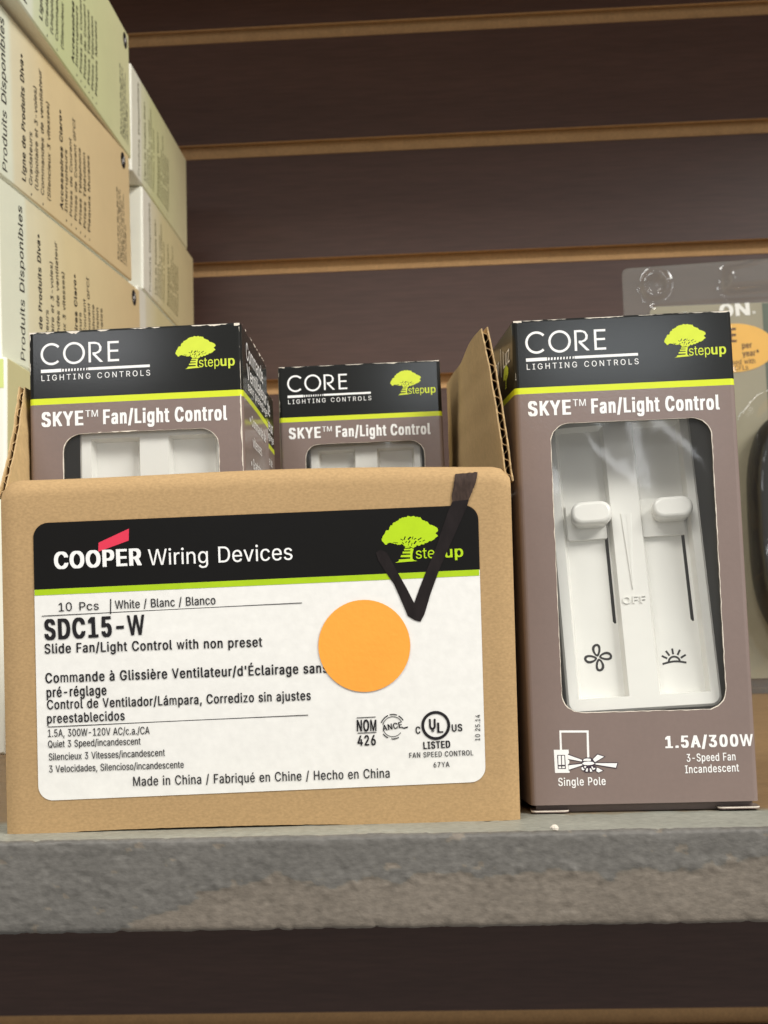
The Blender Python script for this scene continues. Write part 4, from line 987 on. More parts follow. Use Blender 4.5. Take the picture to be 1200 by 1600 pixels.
    Wt += [[(-10.85, 102.6), (-10.85, 107.45), (-9.3, 107.45), (-8.3, 107.1), (-7.75, 106.2), (-7.85, 105.3), (-8.4, 104.75), (-9.2, 104.5), (-7.45, 102.6), (-8.2, 102.6), (-9.9, 104.45), (-9.9, 104.95), (-9.1, 104.95), (-8.55, 105.25), (-8.3, 105.75), (-8.4, 106.5), (-8.85, 106.88), (-9.5, 106.95), (-10.3, 106.95), (-10.3, 102.6)]]
    Wt += [[(-6.35, 102.6), (-6.35, 107.4), (-3.7, 107.4), (-3.7, 106.88), (-5.8, 106.88), (-5.8, 105.35), (-3.85, 105.35), (-3.85, 104.85), (-5.8, 104.85), (-5.8, 103.12), (-3.7, 103.12), (-3.7, 102.6)]]
    Wt += [bar(-22.1, 101.0, -17.3, 101.05, 0.78), bar(-11.0, 101.1, 3.45, 101.15, 0.62)]
    for k in range(9):
        t = k / 8
        Wt.append(bar(-16.95 + 5.6 * t, 100.72 + .1 * t, -16.85 + 5.6 * t, 101.36, 0.42 - 0.16 * t))
    Wt += letters('LIGHTING CONTROLS', -22.0, 98.72, 3.5, 98.85, 1.32, bold=1.5, track=85)
    Wt += letters('SKYE', -22.15, 87.95, -12.35, 87.95, 3.3, bold=25, track=4)
    Wt += letters('TM', -11.85, 89.75, -8.9, 89.75, 1.6, bold=7)
    Wt += letters('Fan/Light Control', -7.75, 87.95, 21.15, 87.6, 3.3, bold=24, track=4)
    if lift:
        Rt = letters('1.5A/300W', 5.1, 12.0, 24.3, 12.0, 2.55, bold=22, track=10)
        Rt += letters('3-Speed Fan', 9.6, 8.85, 20.3, 8.95, 1.7, bold=9, track=8)
        Rt += letters('Incandescent', 9.15, 6.35, 20.9, 6.5, 1.7, bold=9, track=8)
        printed('rating_lettering', Rt, 0.05, WHITE, root, F, None)
        printed('icon_caption', letters('Single Pole', -18.9, 4.2, -8.4, 4.2, 1.75, bold=9, track=8), 0.05, WHITE, root, F, None)
    printed('white_lettering', Wt, 0.05, WHITE, root, F, None)
    printed('tree_emblem', tree_emblem(13.6, 99.95, 9.4), 0.05, TREELIME, root, F, None)
    printed('lime_lettering', letters('step', 14.95, 100.25, 19.75, 100.3, 2.25) + letters('up', 19.95, 100.3, 23.3, 100.3, 2.25, bold=11), 0.06, TREELIME, root, F, None)
    if lift:
        A_ = { 'wire':[(-18.15,16.45),(-11.65,16.29),(-11.76,10.31),(-12.25,10.32),(-12.12,15.81),(-17.74,15.95),(-17.74,12.15),(-18.20,12.16)],  'plate':[(-19.58,12.19),(-16.28,12.14),(-16.26,11.40),(-16.39,11.08),(-16.31,10.66),(-16.22,9.34),(-16.43,8.93),(-16.26,8.35),(-16.27,7.04),(-19.51,7.08)],  'sw_out':[(-18.88,11.05),(-17.11,11.01),(-17.06,7.91),(-18.85,7.95)],  'sw1':[(-18.66,10.88),(-18.06,10.87),(-18.08,8.81),(-18.68,8.82)],  'sw2':[(-17.84,10.86),(-17.30,10.85),(-17.28,8.82),(-17.88,8.84)],  'sw3':[(-18.69,8.51),(-18.09,8.50),(-18.08,8.10),(-18.64,8.11)],  'sw4':[(-17.90,8.49),(-17.27,8.48),(-17.25,8.11),(-17.85,8.09)],  'bladeA_o':[(-16.47,11.24),(-13.21,9.93),(-13.32,9.31),(-16.51,9.92)],  'bladeA':[(-16.48,11.03),(-13.38,9.82),(-13.48,9.48),(-16.47,10.10)],  'bladeB_o':[(-16.57,8.89),(-13.33,9.19),(-13.19,8.61),(-16.46,7.50)],  'bladeB':[(-16.49,8.69),(-13.42,8.95),(-13.38,8.65),(-16.45,7.73)],  'bladeC_o':[(-11.40,9.72),(-9.97,11.14),(-8.18,10.44),(-10.35,9.17)],  'bladeC':[(-11.24,9.69),(-9.91,10.91),(-8.51,10.41),(-10.51,9.29)],  'bladeD_o':[(-10.60,9.21),(-5.41,9.06),(-5.89,7.71),(-10.55,8.55)],  'bladeD':[(-10.44,9.04),(-5.65,8.90),(-6.02,7.92),(-10.46,8.75)],  'bladeE_o':[(-10.40,8.22),(-9.74,8.04),(-8.65,7.36),(-9.97,6.77),(-10.52,7.24)],  'bladeE':[(-10.21,8.05),(-9.83,7.91),(-8.92,7.33),(-9.93,6.96),(-10.36,7.30)],  'hub_o':[(-13.57,9.36),(-13.21,9.93),(-12.62,10.33),(-11.46,10.30),(-10.98,9.88),(-10.49,9.13),(-10.71,8.56),(-12.04,8.34),(-13.35,8.62)],  'hub1':[(-13.23,9.60),(-12.96,10.01),(-12.21,10.14),(-11.44,9.99),(-11.46,9.56)],  'hub2':[(-13.42,9.03),(-12.99,9.35),(-11.99,9.44),(-11.01,9.30),(-10.66,8.97),(-11.20,8.70),(-12.20,8.62),(-13.02,8.74)],  'lampL_o':[(-13.69,8.38),(-12.94,8.61),(-12.04,8.42),(-12.10,7.03),(-12.76,7.04),(-13.56,7.64)],  'lampR_o':[(-12.04,8.42),(-11.04,8.56),(-10.31,8.22),(-10.59,7.49),(-11.27,7.09),(-12.02,7.03)],  'lampL1':[(-13.62,8.13),(-13.29,8.29),(-13.22,7.96),(-12.90,7.70),(-13.24,7.50),(-13.56,7.72)],  'lampL2':[(-12.75,7.29),(-12.47,7.97),(-12.19,7.93),(-12.26,7.20)],  'lampR1':[(-11.81,7.92),(-11.53,7.92),(-11.23,7.25),(-11.73,7.13)],  'lampR2':[(-11.38,8.41),(-11.06,8.24),(-10.99,7.91),(-10.57,8.06),(-10.59,7.70),(-11.09,7.55),(-11.39,8.08)],  'lampL3':[(-13.03,8.36),(-12.70,8.50),(-12.51,8.27),(-12.85,7.95)], }
        ic = MB()
        sheet(ic, F, [A_['wire']], 0.05, 0)
        sheet(ic, F, [A_['plate']], 0.06, 0)
        sheet(ic, F, [A_['sw_out']], 0.07, 1)
        for q in ('sw1', 'sw2', 'sw3', 'sw4'):
            sheet(ic, F, [A_[q]], 0.08, 0)
        for i, q in enumerate(('bladeA', 'bladeB', 'bladeC', 'bladeD', 'bladeE')):
            sheet(ic, F, [A_[q + '_o']], 0.07 + 0.002 * i, 1)
            sheet(ic, F, [A_[q]], 0.085 + 0.002 * i, 0)
        for i, q in enumerate(('lampL_o', 'lampR_o', 'hub_o')):
            sheet(ic, F, [A_[q]], 0.10 + 0.002 * i, 1)
        for q in ('lampL1', 'lampL2', 'lampL3', 'lampR1', 'lampR2', 'hub1', 'hub2'):
            sheet(ic, F, [A_[q]], 0.115, 0)
        ic.build('ceiling_fan_icon', [WHITE, NAVY], root)
    # printing on the sides
    FR = Frame((h + 0.02, 0, 0), (0, 1, 0), (0, 0, 1))
    def bowed(mb):
        for i, (x, y, z) in enumerate(mb.v):
            s_ = 1 if x > 0 else -1
            mb.v[i] = (x + shear * y / BD + s_ * (0.35 * math.sin(math.pi * y / BD) * math.sin(math.pi * z / BH) + 0.03), y, z)
    if shear == 0:
        P = letters('Commande', 7, 103.2, 39, 103.2, 4.3, bold=5) + letters('Ventilateur', 7, 98.6, 45, 98.6, 3.6, bold=5) + letters('sans préréglage', 8, 95.9, 46, 95.9, 2.2, bold=5)
        P += letters('• Commande de', 9, 88, 40, 88, 2.6, bold=5) + letters('vitesses', 13, 83, 30, 83, 2.6, bold=5) + letters('• Gradateur pleine', 9, 77.5, 42, 77.5, 2.6, bold=5) + letters('• Remplace un', 9, 71, 42, 71, 2.6, bold=5)
        printed('side_lettering', P, 0.06, WHITE, root, FR, bowed)
    else:
        FL = Frame((-h - 0.02, BD, 0), (0, -1, 0), (0, 0, 1))
        P = letters('Ventilador | Luz', 3, 101.8, 44, 101.8, 4.2, bold=3)
        printed('side_lettering', P, 0.06, WHITE, root, FL, bowed)
        printed('side_emblem', tree_emblem(38, 96.5, 7), 0.06, TREELIME, root, FL, bowed)
    # rubbed edges where the white paper shows
    mb = MB()
    def rub(p, q, w0, w1, off, ph):
        '''an uneven line of bare paper along an edge, w0 to w1 wide, dying out here and there'''
        p, q, off = Vector(p), Vector(q), Vector(off)
        side = Vector((0, 0, -1)) if abs((q - p).normalized().z) < 0.5 else Vector((1 if p.x < 0 else -1, 0, 0))
        n = int((q - p).length / 0.45)
        wid = []
        for k in range(n + 1):
            f = noise.fractal(Vector((k * 0.11, ph, seed * 3.1)), 0.8, 2.0, 4)
            wid.append(max(0.0, w0 + (w1 - w0) * f * 1.3))
        for k in range(n):
            if wid[k] + wid[k + 1] > 0.03:
                a, b = p.lerp(q, k / n) + off, p.lerp(q, (k + 1) / n) + off
                mb.face([a, b, b + side * wid[k + 1], a + side * wid[k]])
    t = BH - 0.02
    rub((-h + .4, -0.02, t - .25), (h - .4, -0.02, t - .25), 0.05, 0.38 * wear, (0, -0.02, 0.1), 1)
    rub((-h + .3, -.02, t - .1), (-h + 2.2, -.02, t - .1), 0.2 * wear, 0.7 * wear, (0, -.03, 0), 2)
    rub((h - 1.6, -.02, t - .1), (h - .3, -.02, t - .1), 0.16 * wear, 0.5 * wear, (0, -.03, 0), 3)
    rub((-h + .35, -0.03, t), (-h + .35, -0.03, BH - 14), -0.02, 0.22 * wear, (0, 0, 0), 4)
    if worn_right:
        rub((h - .5, -0.03, BH - 17), (h - .5, -0.03, 66), 0.24, 0.5, (0.1, 0, 0), 5)
        rub((h - .5, -0.03, BH - 1), (h - .5, -0.03, BH - 17), 0.03, 0.14, (0.1, 0, 0), 6)
        rub((h + .09, 2, t), (h + .09, 44, t), 0.12, 0.7, (0.02, 0, 0), 7)
    mb.build('rubbed_edge', [PAPERCUT], root)
    if worn_right:
        mb = MB()
        rub((-9, -.03, WIN[3] + .22), (2, -.03, WIN[3] + .22), 0.05, 0.6, (0, 0, 0), 9)
        mb.build('torn_paper', [PAPERCUT], root)
    if lift:
        # tuck tabs and dark gap under the front
        for a, b in ((-h - 0.2, -h + 8.2), (h - 9.0, h + 0.1)):
            mb = MB()
            c = rrect(a, b, -0.4, 6, 1.2, 4)
            pts, tri = fill([c])
            T_ = Frame((0, 0, -lift + 0.35), (1, 0, 0), (0, 1, 0))
            for hh, mi in ((0.45, 0), (0, 0)):
                k = len(mb.v)
                mb.v += [tuple(T_.at(x, y, hh)) for x, y in pts]
                for q in tri:
                    mb.f.append(tuple(k + i for i in q)); mb.m.append(0); mb.sm.append(False)
            mb.grid([[T_.at(x, y, 0) for x, y in c], [T_.at(x, y, .22) for x, y in c], [T_.at(x, y, .45) for x, y in c]], lambda i, j: 1 if i == 1 else 0, False, True)
            mb.build('tuck_tab', [BOXMAUVE, PAPERCUT], root)
    # floor of the box, standing on what is below it
    mb = MB()
    mb.box(-h + 1, h - 1, 3.0, BD - 1, -lift + 0.05, 0.3)
    mb.build('floor_flap', [BOXMAUVE], root)
    return root

def fan_control(label, loc, rot, o, t, u):
    """White two-slider control; o, t, u: its foot, upward and sideways directions inside the box."""
    root = thing('fan_control', label, 'fan control', loc, rot, 'white slider controls inside the windowed boxes')
    t = Vector(t).normalized()
    u = Vector(u)
    u = (u - t * u.dot(t)).normalized()
    F = Frame(o, u, t)
    U0, U1, V0, V1 = -17.2, 17.3, -1.6, 70.0
    L0, L1, R0, R1, C0, C1 = -14.5, -3.1, 3.6, 15.0, 1.6, 66.3
    mb = MB()
    ch = 2.6
    # rim with the two channels cut out
    rim = rrect(U0, U1, V0, V1, 2.2, 6)
    inn = rrect(U0 + .5, U1 - .5, V0 + .5, V1 - .5, 1.9, 6)
    sheet(mb, F, [inn, [(L0, C0), (L0, C1), (L1, C1), (L1, C0)], [(R0, C0), (R0, C1), (R1, C1), (R1, C0)]], 0)
    mb.grid([[F.at(x, y, -7) for x, y in rim], [F.at(x, y, -.5) for x, y in rim], [F.at(x, y, 0) for x, y in inn]], 0, False, True)
    slots = {0: (-4.95, -4.2, 18.8, 48.2), 1: (12.75, 13.5, 18.2, 48.0)}
    for k, (a, b) in enumerate(((L0, L1), (R0, R1))):
        top = [(a, C0), (b, C0), (b, C1), (a, C1)]
        g = 0.75
        bot = [(a + g, C0 + .5), (b - g, C0 + .5), (b - g, C1 - .6), (a + g, C1 - .6)]
        mb.grid([[F.at(x, y, 0) for x, y in top], [F.at(x, y, -ch) for x, y in bot]], 0, False, True)
        s = slots[k]
        sl = [(s[0], s[2] + .5), (s[0] + .4, s[2]), (s[1], s[2] + .1), (s[1], s[3]), (s[0], s[3])]
        sheet(mb, F, [bot, sl[::-1]], -ch)
        mb.grid([[F.at(x, y, -ch) for x, y in sl], [F.at(x, y, -ch - 3) for x, y in sl]], 1, False, True)
        sheet(mb, F, [sl], -ch - 3, 1)
    # pointed V and OFF moulded on the middle bar
    for q, hh in (([(-1.15, 44.2), (0.25, 44.2), (0.3, 42.8), (0.0, 26.0)], 0.28), ([(0.35, 44.2), (1.65, 44.2), (0.1, 26.0), (0.42, 42.8)], 0.12)):
        mb.grid([[F.at(x, y, 0) for x, y in q], [F.at(0.1 + (x - .1) * .8, y, hh) for x, y in q]], 0, False, True)
        sheet(mb, F, [[(0.1 + (x - .1) * .8, y) for x, y in (q if hh > .2 else q)]], hh)
    face = mb.build('face_plate', [PLASTIC, SLOTBLK], root)
    mb = MB()
    cs = letters('OFF', -2.5, 22.75, 2.75, 22.75, 1.65, bold=5, track=10)
    sheet(mb, F, cs, 0.3)
    for c in flat(cs):
        mb.grid([[F.at(x, y, 0) for x, y in c], [F.at(x, y, .3) for x, y in c]], 0, False, True)
    mb.build('raised_lettering', [PLASTIC], face)
    # sliders
    for (b0, b1, c0, c1, k0, k1, m0, m1) in ((-13.5, -4.4, 38.9, 47.6, -12.7, -3.2, 41.3, 46.9), (3.95, 13.6, 38.6, 47.7, 6.0, 15.4, 41.5, 46.7)):
        sl = MB()
        rr = rrect(b0, b1, c0, c1, .3, 2)
        sl.grid([[F.at(x, y, -ch) for x, y in rr], [F.at(x, y, -ch + 1.3) for x, y in rr]], 0, False, True)
        sheet(sl, F, [rr], -ch + 1.3)
        s = sl.build('slider', [PLASTIC], root)
        kn = MB()
        rows = []
        base = rrect(k0, k1, m0, m1, 2.55, 7)
        cx, cy = (k0 + k1) / 2, (m0 + m1) / 2
        for sc, hh in ((0.90, -ch + 1.2), (0.93, 0.2), (0.97, 1.0), (1.0, 1.8), (1.0, 2.5), (.975, 3.1), (.92, 3.55), (.82, 3.85), (.66, 3.97)):
            dx = (1 - sc) * 2.6
            rows.append([F.at(cx + (x - cx) * (1 - dx / ((k1 - k0) / 2)), cy + (y - cy) * sc, hh) for x, y in base])
        kn.grid(rows, 0, True, True)
        kn.face(rows[-1], 0, True)
        kn.build('knob', [PLASTIC], s)
    # fan and sun symbols
    mb = MB()
    cs = []
    for k in range(4):
        a = math.radians(104 + 90 * k)
        ca, sa = math.cos(a), math.sin(a)
        ring = []
        for A, B in ((1.46, 0.98), (0.92, 0.44)):
            loop = []
            for i in range(20):
                q = 2 * math.pi * i / 20
                rad, tan = 1.72 + A * math.cos(q), B * math.sin(q) * (1 + 0.3 * math.cos(q)) - 0.22 * (1 + math.cos(q))
                loop.append((-9.1 + rad * ca - tan * sa, 11.2 + rad * sa + tan * ca))
            ring.append(loop)
        cs.append(ring)
    for i, ring in enumerate(cs):
        sheet(mb, F, ring, -ch + 0.05 + .004 * i)
    sun = stroke([(8.0 + 1.25 * math.cos(math.radians(a)), 9.1 + 1.2 * math.sin(math.radians(a))) for a in range(0, 181, 12)], .45)
    sheet(mb, F, sun, -ch + .05)
    sheet(mb, F, stroke([(5.3 + 5.4 * q / 10, 8.75 + .45 * math.sin(math.pi * q / 10)) for q in range(11)], .45), -ch + .056)
    for k, a in enumerate((28, 60, 93, 122, 150)):
        ca, sa = math.cos(math.radians(a)), math.sin(math.radians(a))
        r1 = 3.1
        sheet(mb, F, [bar(8 + 1.75 * ca, 9.1 + 1.75 * sa, 8 + r1 * ca, 9.1 + r1 * sa, .45)], -ch + .05)
    mb.build('symbols', [INK], face)
    return root

RB = (39.56, 27.91, 2.0), (0, -0.004, -0.0235)
LB = (-72.17, 26.09, 3.34), (0, -0.014, 0.024)
MBX = (-27.1, 125.93, 14.07), (0, -0.014, 0.032)
LB2 = (-77.6, 26.09 + 49.6, 3.34), (0, -0.014, 0.02)
G3 = dict()
retail_box('fan control box standing alone right of the carton, its whole white control showing', *RB, shear=-7.5, lift=1.95, wear=1, seed=1)
retail_box('fan control box in the front left of the carton with scuffed white edges', *LB, wear=1.7, seed=2, worn_right=True)
retail_box('fan control box set far back inside the carton, looking smallest, beside the cardboard flap', *MBX, wear=0.8, seed=3)
retail_box('fan control box directly behind the scuffed front one, only a dark side sliver showing', *LB2, wear=0.8, seed=4)
fan_control('white fan and light control with two sliders and OFF mark in the standing box', *RB, (1.2, 2.4, 22.0), (-.035, .17, 1), (1, 0, .035))
fan_control('white control showing only its bright top in the scuffed box window', *LB, (3.4, 1.7, 18.5), (0.0, .0, 1), (1, 0, 0.0))
fan_control('white control greyed behind the film of the smallest, farthest box', *MBX, (0.9, 2.6, 18.0), (0.0, .01, 1), (1, 0, 0.0))

# ================================================================== stacked product boxes at the left
def product_box(label, near, x, z, size, side_mat, front_mat, yaw=0.0, tilt=0.0, scale=1.0, print_rows=True, logo=True, top_mat=None, tscale=1.0):
    """near: depth of the near end; x, z: right face and bottom at the near end; size: width, depth, height."""
    root = thing('product_box', label, 'box', (x, near, z), (tilt, 0, yaw), 'pale boxes stacked at the left')
    wx, dy, hz = size
    mb = MB()
    r = 1.6
    plan = [(-wx, 0.0)]
    for k in range(6):
        a = math.radians(90 * k / 5)
        plan.append((-r + r * math.sin(a), r - r * math.cos(a)))
    plan += [(0, dy * .25), (0, dy * .5), (0, dy * .75), (0, dy - .6), (-.6, dy), (-wx, dy)]
    bul = lambda y, z: 0.9 * math.sin(math.pi * min(max(y / dy, 0), 1)) * math.sin(math.pi * z / hz)
    zz = [0, .7, hz * .2, hz * .4, hz * .6, hz * .8, hz - .7, hz]
    rows = []
    for i, z in enumerate(zz):
        q = 0.6 if z in (0, hz) else 0
        rows.append([(min(px, -q) + (bul(py, z) if px > -.01 else 0), py + (q if py < .3 else 0) - (q if py > dy - .3 else 0), z) for px, py in plan])
    mb.grid(rows, lambda i, j: 0 if j >= 5 else 1, False, True)
    mb.face([rows[0][k] for k in range(len(plan))][::-1], 1)
    mb.face(rows[-1], 1)
    body = mb.build('body', [side_mat, front_mat], root)
    F = Frame((0.0, 0, 0), (0, 0, 1), (0, -1, 0))          # reads upwards, letters' tops to the near end
    def follow(m):
        for i, (px, py, pz) in enumerate(m.v):
            m.v[i] = (px + bul(py, pz) + 0.10, py, pz)
    if print_rows:
        k = scale
        v = lambda y: -y * k
        hs = hz / 73.5
        T = []
        def line(txt, y, z0, z1, cap, bold=0, bullet=False):
            T.extend(letters(txt, z0 * hs, v(y), z1 * hs, v(y), cap * k, bold=bold))
            if bullet:
                T.append(disc((z0 - 4) * hs, v(y) + 1.2 * k, .62 * k, 10))
        line('Produits Disponibles', 29.5, 3, 68, 5.9, 3)
        line('Ligne de Produits Diva•', 53, 5.5, 61.5, 4.9, 12)
        line('Gradateurs', 62, 6.2, 30, 4.4, 3, True)
        line('(Unipolaire et 3-voies)', 70, 6.2, 53, 4.4, 3)
        line('Commandes de ventilateur', 78.5, 6.2, 64, 4.4, 3, True)
        line('(Silencieux 3 vitesses)', 88, 6.2, 52, 4.4, 3)
        line('Accessoires Claro•', 107.5, 7, 55, 4.6, 12)
        for i, (s_, e_) in enumerate((('Interrupteurs', 38), ('Prises de Courant', 46), ('Prises de Courant GFCI', 58), ('Prises Téléphone', 46), ('Prises Télévision', 46), ('Plaques Murales', 47))):
            line(s_, 114.5 + 8.0 * i, 7.5, e_, 4.2, 3, True)
        if logo:
            rs = random.Random(4)
            for i in range(6):
                z_ = 6.0
                while z_ < (46, 44, 46, 40, 46, 30)[i]:
                    l_ = rs.uniform(1.2, 4.2)
                    y_ = v(212 + 3.6 * i)
                    T.append([(z_, y_), (z_ + l_, y_), (z_ + l_, y_ + 1.5), (z_, y_ + 1.5)] if rs.random() < .25 else [(z_, y_), (z_ + l_, y_), (z_ + l_, y_ + .8), (z_, y_ + .8)])
                    z_ += l_ + rs.uniform(.6, 1.2)
        printed('lettering', T, 0.0, PALEINK if scale < 1 else INK, root, F, follow)
        if logo:
            m2 = MB()
            sheet(m2, F, [disc(66.5 * hs, v(228), 4.6 * k, 24, 5.2)], 0.0)
            follow(m2)
            m2.build('round_mark', [INK], root)
            m2 = MB()
            sheet(m2, F, stroke([(64 * hs, v(226)), (67 * hs, v(226.6)), (66 * hs, v(229.6)), (69.5 * hs, v(230.4))], .9), 0.06)
            follow(m2)
            m2.build('mark_squiggle', [WHITE], root)
    return root

PALEINK = mat('faded_print', (112, 108, 62), 0.5, 0.2, 200, 0, 1, 0.3)
WHITECARD = mat('white_card', (240, 240, 226), 0.5, 0.03, 40, 0.1, 400, 0.35)
LIMECARD = mat('pale_lime_card', (214, 224, 140), 0.5, 0.04, 40, 0.1, 400, 0.35)
PLAINSIDE = mat('pale_yellow_card', (214, 208, 158), 0.5, 0.05, 25, 0.1, 400, 0.35)
GREENSIDE = side_print_mat('green_side_print', (232, 238, 216), (210, 218, 164), (218, 216, 170), 37, 90, 242)
TANSIDE = side_print_mat('tan_side_print', (234, 238, 216), (226, 206, 160), (220, 196, 150), 36, 95, 242)
TANSIDE2 = side_print_mat('yellow_tan_side_print', (236, 239, 216), (228, 212, 166), (218, 194, 148), 34, 100, 242)
SIDE_B1 = side_print_mat('far_green_side_print', (226, 224, 206), (206, 206, 156), (212, 202, 162), 22, 60, 155)
SIDE_B2 = side_print_mat('far_tan_side_print', (226, 222, 206), (208, 196, 150), (206, 188, 144), 20, 60, 155)
XP = -182.6
product_box('pale green printed box on top of the near stack', 229, XP + 7.8, 308.5, (95, 238, 73), GREENSIDE, WHITECARD, yaw=0.033, tilt=0.062)
product_box('tan printed box in the middle of the near stack, under the green one', 224.5, XP, 233.2, (95, 242, 73), TANSIDE, WHITECARD, tilt=0.071)
product_box('yellowish tan printed box low in the near stack, behind the front left windowed box', 247.5, XP, 158.2, (95, 242, 75.2), TANSIDE2, WHITECARD, tilt=0.069)
product_box('white topped far box against the wall, upper of the far stack', 468, XP, 317.2, (70, 158, 65), SIDE_B1, WHITECARD, tilt=0.0, scale=0.62, logo=False)
product_box('white edged far box sticking out under the upper far one', 494, XP, 253.6, (70, 152, 63), SIDE_B2, WHITECARD, tilt=0.0, scale=0.62, logo=False)
product_box('far pale box at the bottom of the far stack, mostly hidden by the scuffed box', 480, XP, 0.2, (70, 158, 252), SIDE_B2, WHITECARD, tilt=0.0, scale=0.62, print_rows=False)

# the tall box the near stack stands on
tall = product_box('tall white box with lime top band and outlined panel, lowest behind the carton', 236, -176.5, 0.2, (110, 225, 156), PLAINSIDE, WHITECARD, print_rows=False)
FT = Frame((0, -0.12, 0), (1, 0, 0), (0, 0, 1))
printed('lime_band', [[(-108, 143.5), (-1.2, 143.5), (-1.4, 155.2), (-108, 155.2)]], 0, LIMECARD, tall, FT, None)
printed('panel_outline', stroke(rrect(-104, -4.6, 6, 138.5, 4, 6), .35, True), 0.05, SLOTBLK, tall, FT, None)
printed('grey_panel', [rrect(-103.8, -4.8, 6.2, 138.3, 3.9, 6)], 0.0, mat('pale_grey_print', (222, 222, 212), .5, .03), tall, FT, None)

# ================================================================== clear blister pack at the right, and the black fixture inside
BY = 592.0
pack = thing('blister_pack', 'clear plastic clamshell with grey card and orange oval, standing behind the right box', 'clamshell', (200, BY, 0))
CLEAR = film_mat('clear_plastic', (0.92, 0.92, 0.9), 1.5, 0.05, haze=0.018, ripple=0.35, rscale=40)
lp = lambda x, z, y=0.0: (x - 200, y, z)
def shell():
    mb = MB()
    sg = lambda q: 1 / (1 + math.exp(max(-60, min(60, q))))
    X0, X1, Zt = 114.0, 300.0, 280.5
    nx, nz = 150, 130
    def rise(x, z):
        d = 0.0
        e = math.hypot(x - 135.5, z - 268.0)                       # round boss in the corner
        d += 5.5 * sg((e - 8.8) * 2.2) - 9.5 * sg((e - 6.2) * 2.4)
        a = sg(-(x - 181 - 0.8 * math.sin(z)) * 1.1) * sg(-(z - 260.5) * 1.3) * sg((z - 275.0 - 0.16 * (x - 181)) * 1.1)
        d += 9.0 * a                                               # hanging tab
        u = sg(-(x - 132) * 1.6) * sg((z - 254.5) * 1.6)
        d += 2.2 * u                                               # card pocket
        rx, rz = (x - 230) / 50.0, (z - 106) / 84.0
        s = (abs(rx) ** 3.2 + abs(rz) ** 3.2) ** (1 / 3.2)
        d += 30 * max(0.0, min(1.0, (1.06 - s) * 4.2)) ** 0.7 if s < 1.06 else 0
        d += 0.9 * noise.noise(Vector((x * .05, z * .05, 3)))
        return d
    rows = []
    for j in range(nz + 1):
        r = []
        for i in range(nx + 1):
            x, z = X0 + (X1 - X0) * i / nx, Zt * j / nz
            cr = 4.5
            ex, ez = max(0, X0 + cr - x), max(0, z - (Zt - cr))
            if ex > 0 and ez > 0:
                l = math.hypot(ex, ez)
                if l > cr:
                    x, z = X0 + cr - ex / l * cr, Zt - cr + ez / l * cr
            zt = z + 0.03 * (x - X0) * (z / Zt)
            r.append(lp(x, zt + 0.2, -rise(x, z)))
        rows.append(r)
    mb.grid(rows, 0, True)
    mb.build('clear_shell', [CLEAR], pack)
    rimm = MB()
    edge = [rows[j][0] for j in range(nz + 1)] + rows[nz][1:]
    rimm.grid([[(p[0], p[1] - 0.3, p[2]) for p in edge], [(p[0] + .35, p[1] + .3, p[2] - .35) for p in edge]], 0, False)
    rimm.build('shell_edge', [film_mat('clear_edge', (.75, .75, .72), 6, .2)], pack)
shell()
mb = MB()
edge = rrect(114.2, 300, 0.4, 281.5, 4.5, 6)
FB = Frame(lp(0, 0, 2.6), (1, 0, 0), (0, 0, 1))
sheet(mb, FB, [[(x, z + 0.03 * (x - 114) * z / 281) for x, z in edge]], 0)
mb.build('back_shell', [film_mat('clear_back_plastic', (0.92, 0.92, 0.9), 1.5, 0.1, haze=0.11, ripple=0.4, rscale=40)], pack)
CARD = mat('olive_grey_card', (160, 154, 134), 0.5, 0.05, 30, 0.1, 300, 0.3)
mb = MB()
FC = Frame(lp(0, 0, 1.4), (1, 0, 0), (0, 0, 1))
sheet(mb, FC, [rrect(131, 296, 10, 254.6, 5, 6)], 0)
card = mb.build('card', [CARD], pack)
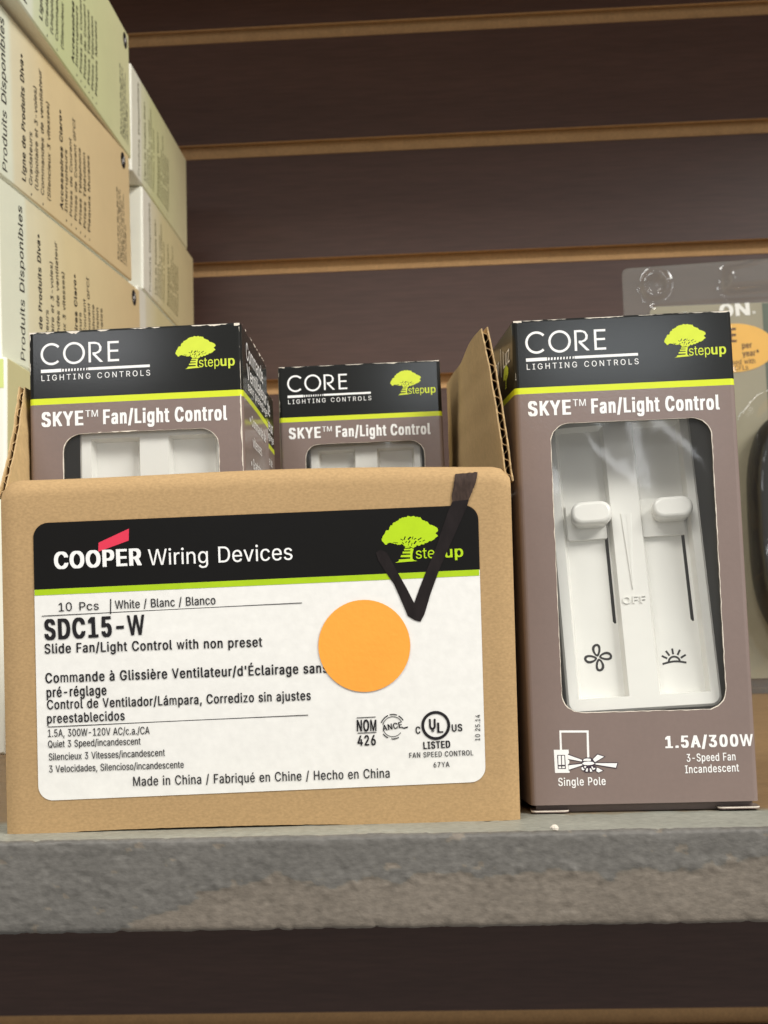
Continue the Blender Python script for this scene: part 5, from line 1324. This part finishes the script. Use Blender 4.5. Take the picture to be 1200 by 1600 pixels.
printed('green_band', [[(205, 12), (294, 12), (294, 254), (204.2, 254)]], 0.2, mat('dark_green_print', (86, 98, 84), .5, .06, 40), card, FC, None)
printed('white_lettering', letters('N', 186.8, 246.3, 196.2, 246.6, 8.0, bold=24) + letters('®', 197.6, 246.6, 199.8, 246.6, 2.4, bold=4) + letters('O', 176.4, 246, 185.6, 246.2, 8.0, bold=24), 0.3, WHITE, card, FC, None)
printed('orange_oval', [disc(184.5, 225.0, 26.5, 48, 16.2)], 0.35, mat('orange_print', (240, 186, 84), .5, .04, 60), card, FC, None)
printed('oval_lettering', letters('per', 189.8, 224.4, 196.2, 224.6, 3.9, bold=14) + letters('year*', 189.8, 219.0, 200.6, 219.4, 3.9, bold=14) + letters('E', 181.5, 229, 186.5, 229, 9, bold=25) + letters('used with', 180.6, 213.6, 197.8, 214.2, 3.3, bold=5) + letters('CFLs', 184.4, 209.9, 193.0, 210.2, 3.2, bold=5), 0.5, mat('brown_print', (84, 54, 22), .5, .04), card, FC, None)

lampo = thing('black_fixture', 'rounded black plastic fixture sealed inside the clear clamshell', 'light fixture', (229.5, BY - 4, 22))
mb = MB()
rows = []
for k in range(11):
    a = math.pi / 2 * k / 10
    sc, dep = 0.80 + 0.14 * math.cos(a), 4 + 18 * math.sin(a)
    if k == 10:
        sc = 0.78
    rows.append([(47 * sc * (1 if math.cos(q) > 0 else -1) * abs(math.cos(q)) ** .62, -dep, 84 + 80 * sc * (1 if math.sin(q) > 0 else -1) * abs(math.sin(q)) ** .62) for q in [2 * math.pi * i / 56 for i in range(56)]])
mb.grid(rows, 0, True, True)
mb.face(rows[-1])
mb.build('housing', [mat('black_plastic', (14, 14, 13), 0.5, .08, 40, .1, 200, .2)], lampo)
mb = MB()
ring = [2 * math.pi * i / 48 for i in range(48)]
mb.grid([[(34 * math.cos(q) * k, -22.4 - d, 84 + 60 * math.sin(q) * k) for q in ring] for k, d in ((1, 0), (.96, 2.4), (.9, 2.6), (.86, .4), (.5, .1), (.02, 0))], 0, True, True)
mb.build('lens_ring', [mat('dark_lens', (18, 18, 17), 0.3, .05, 40, 0, 1, .3)], lampo)
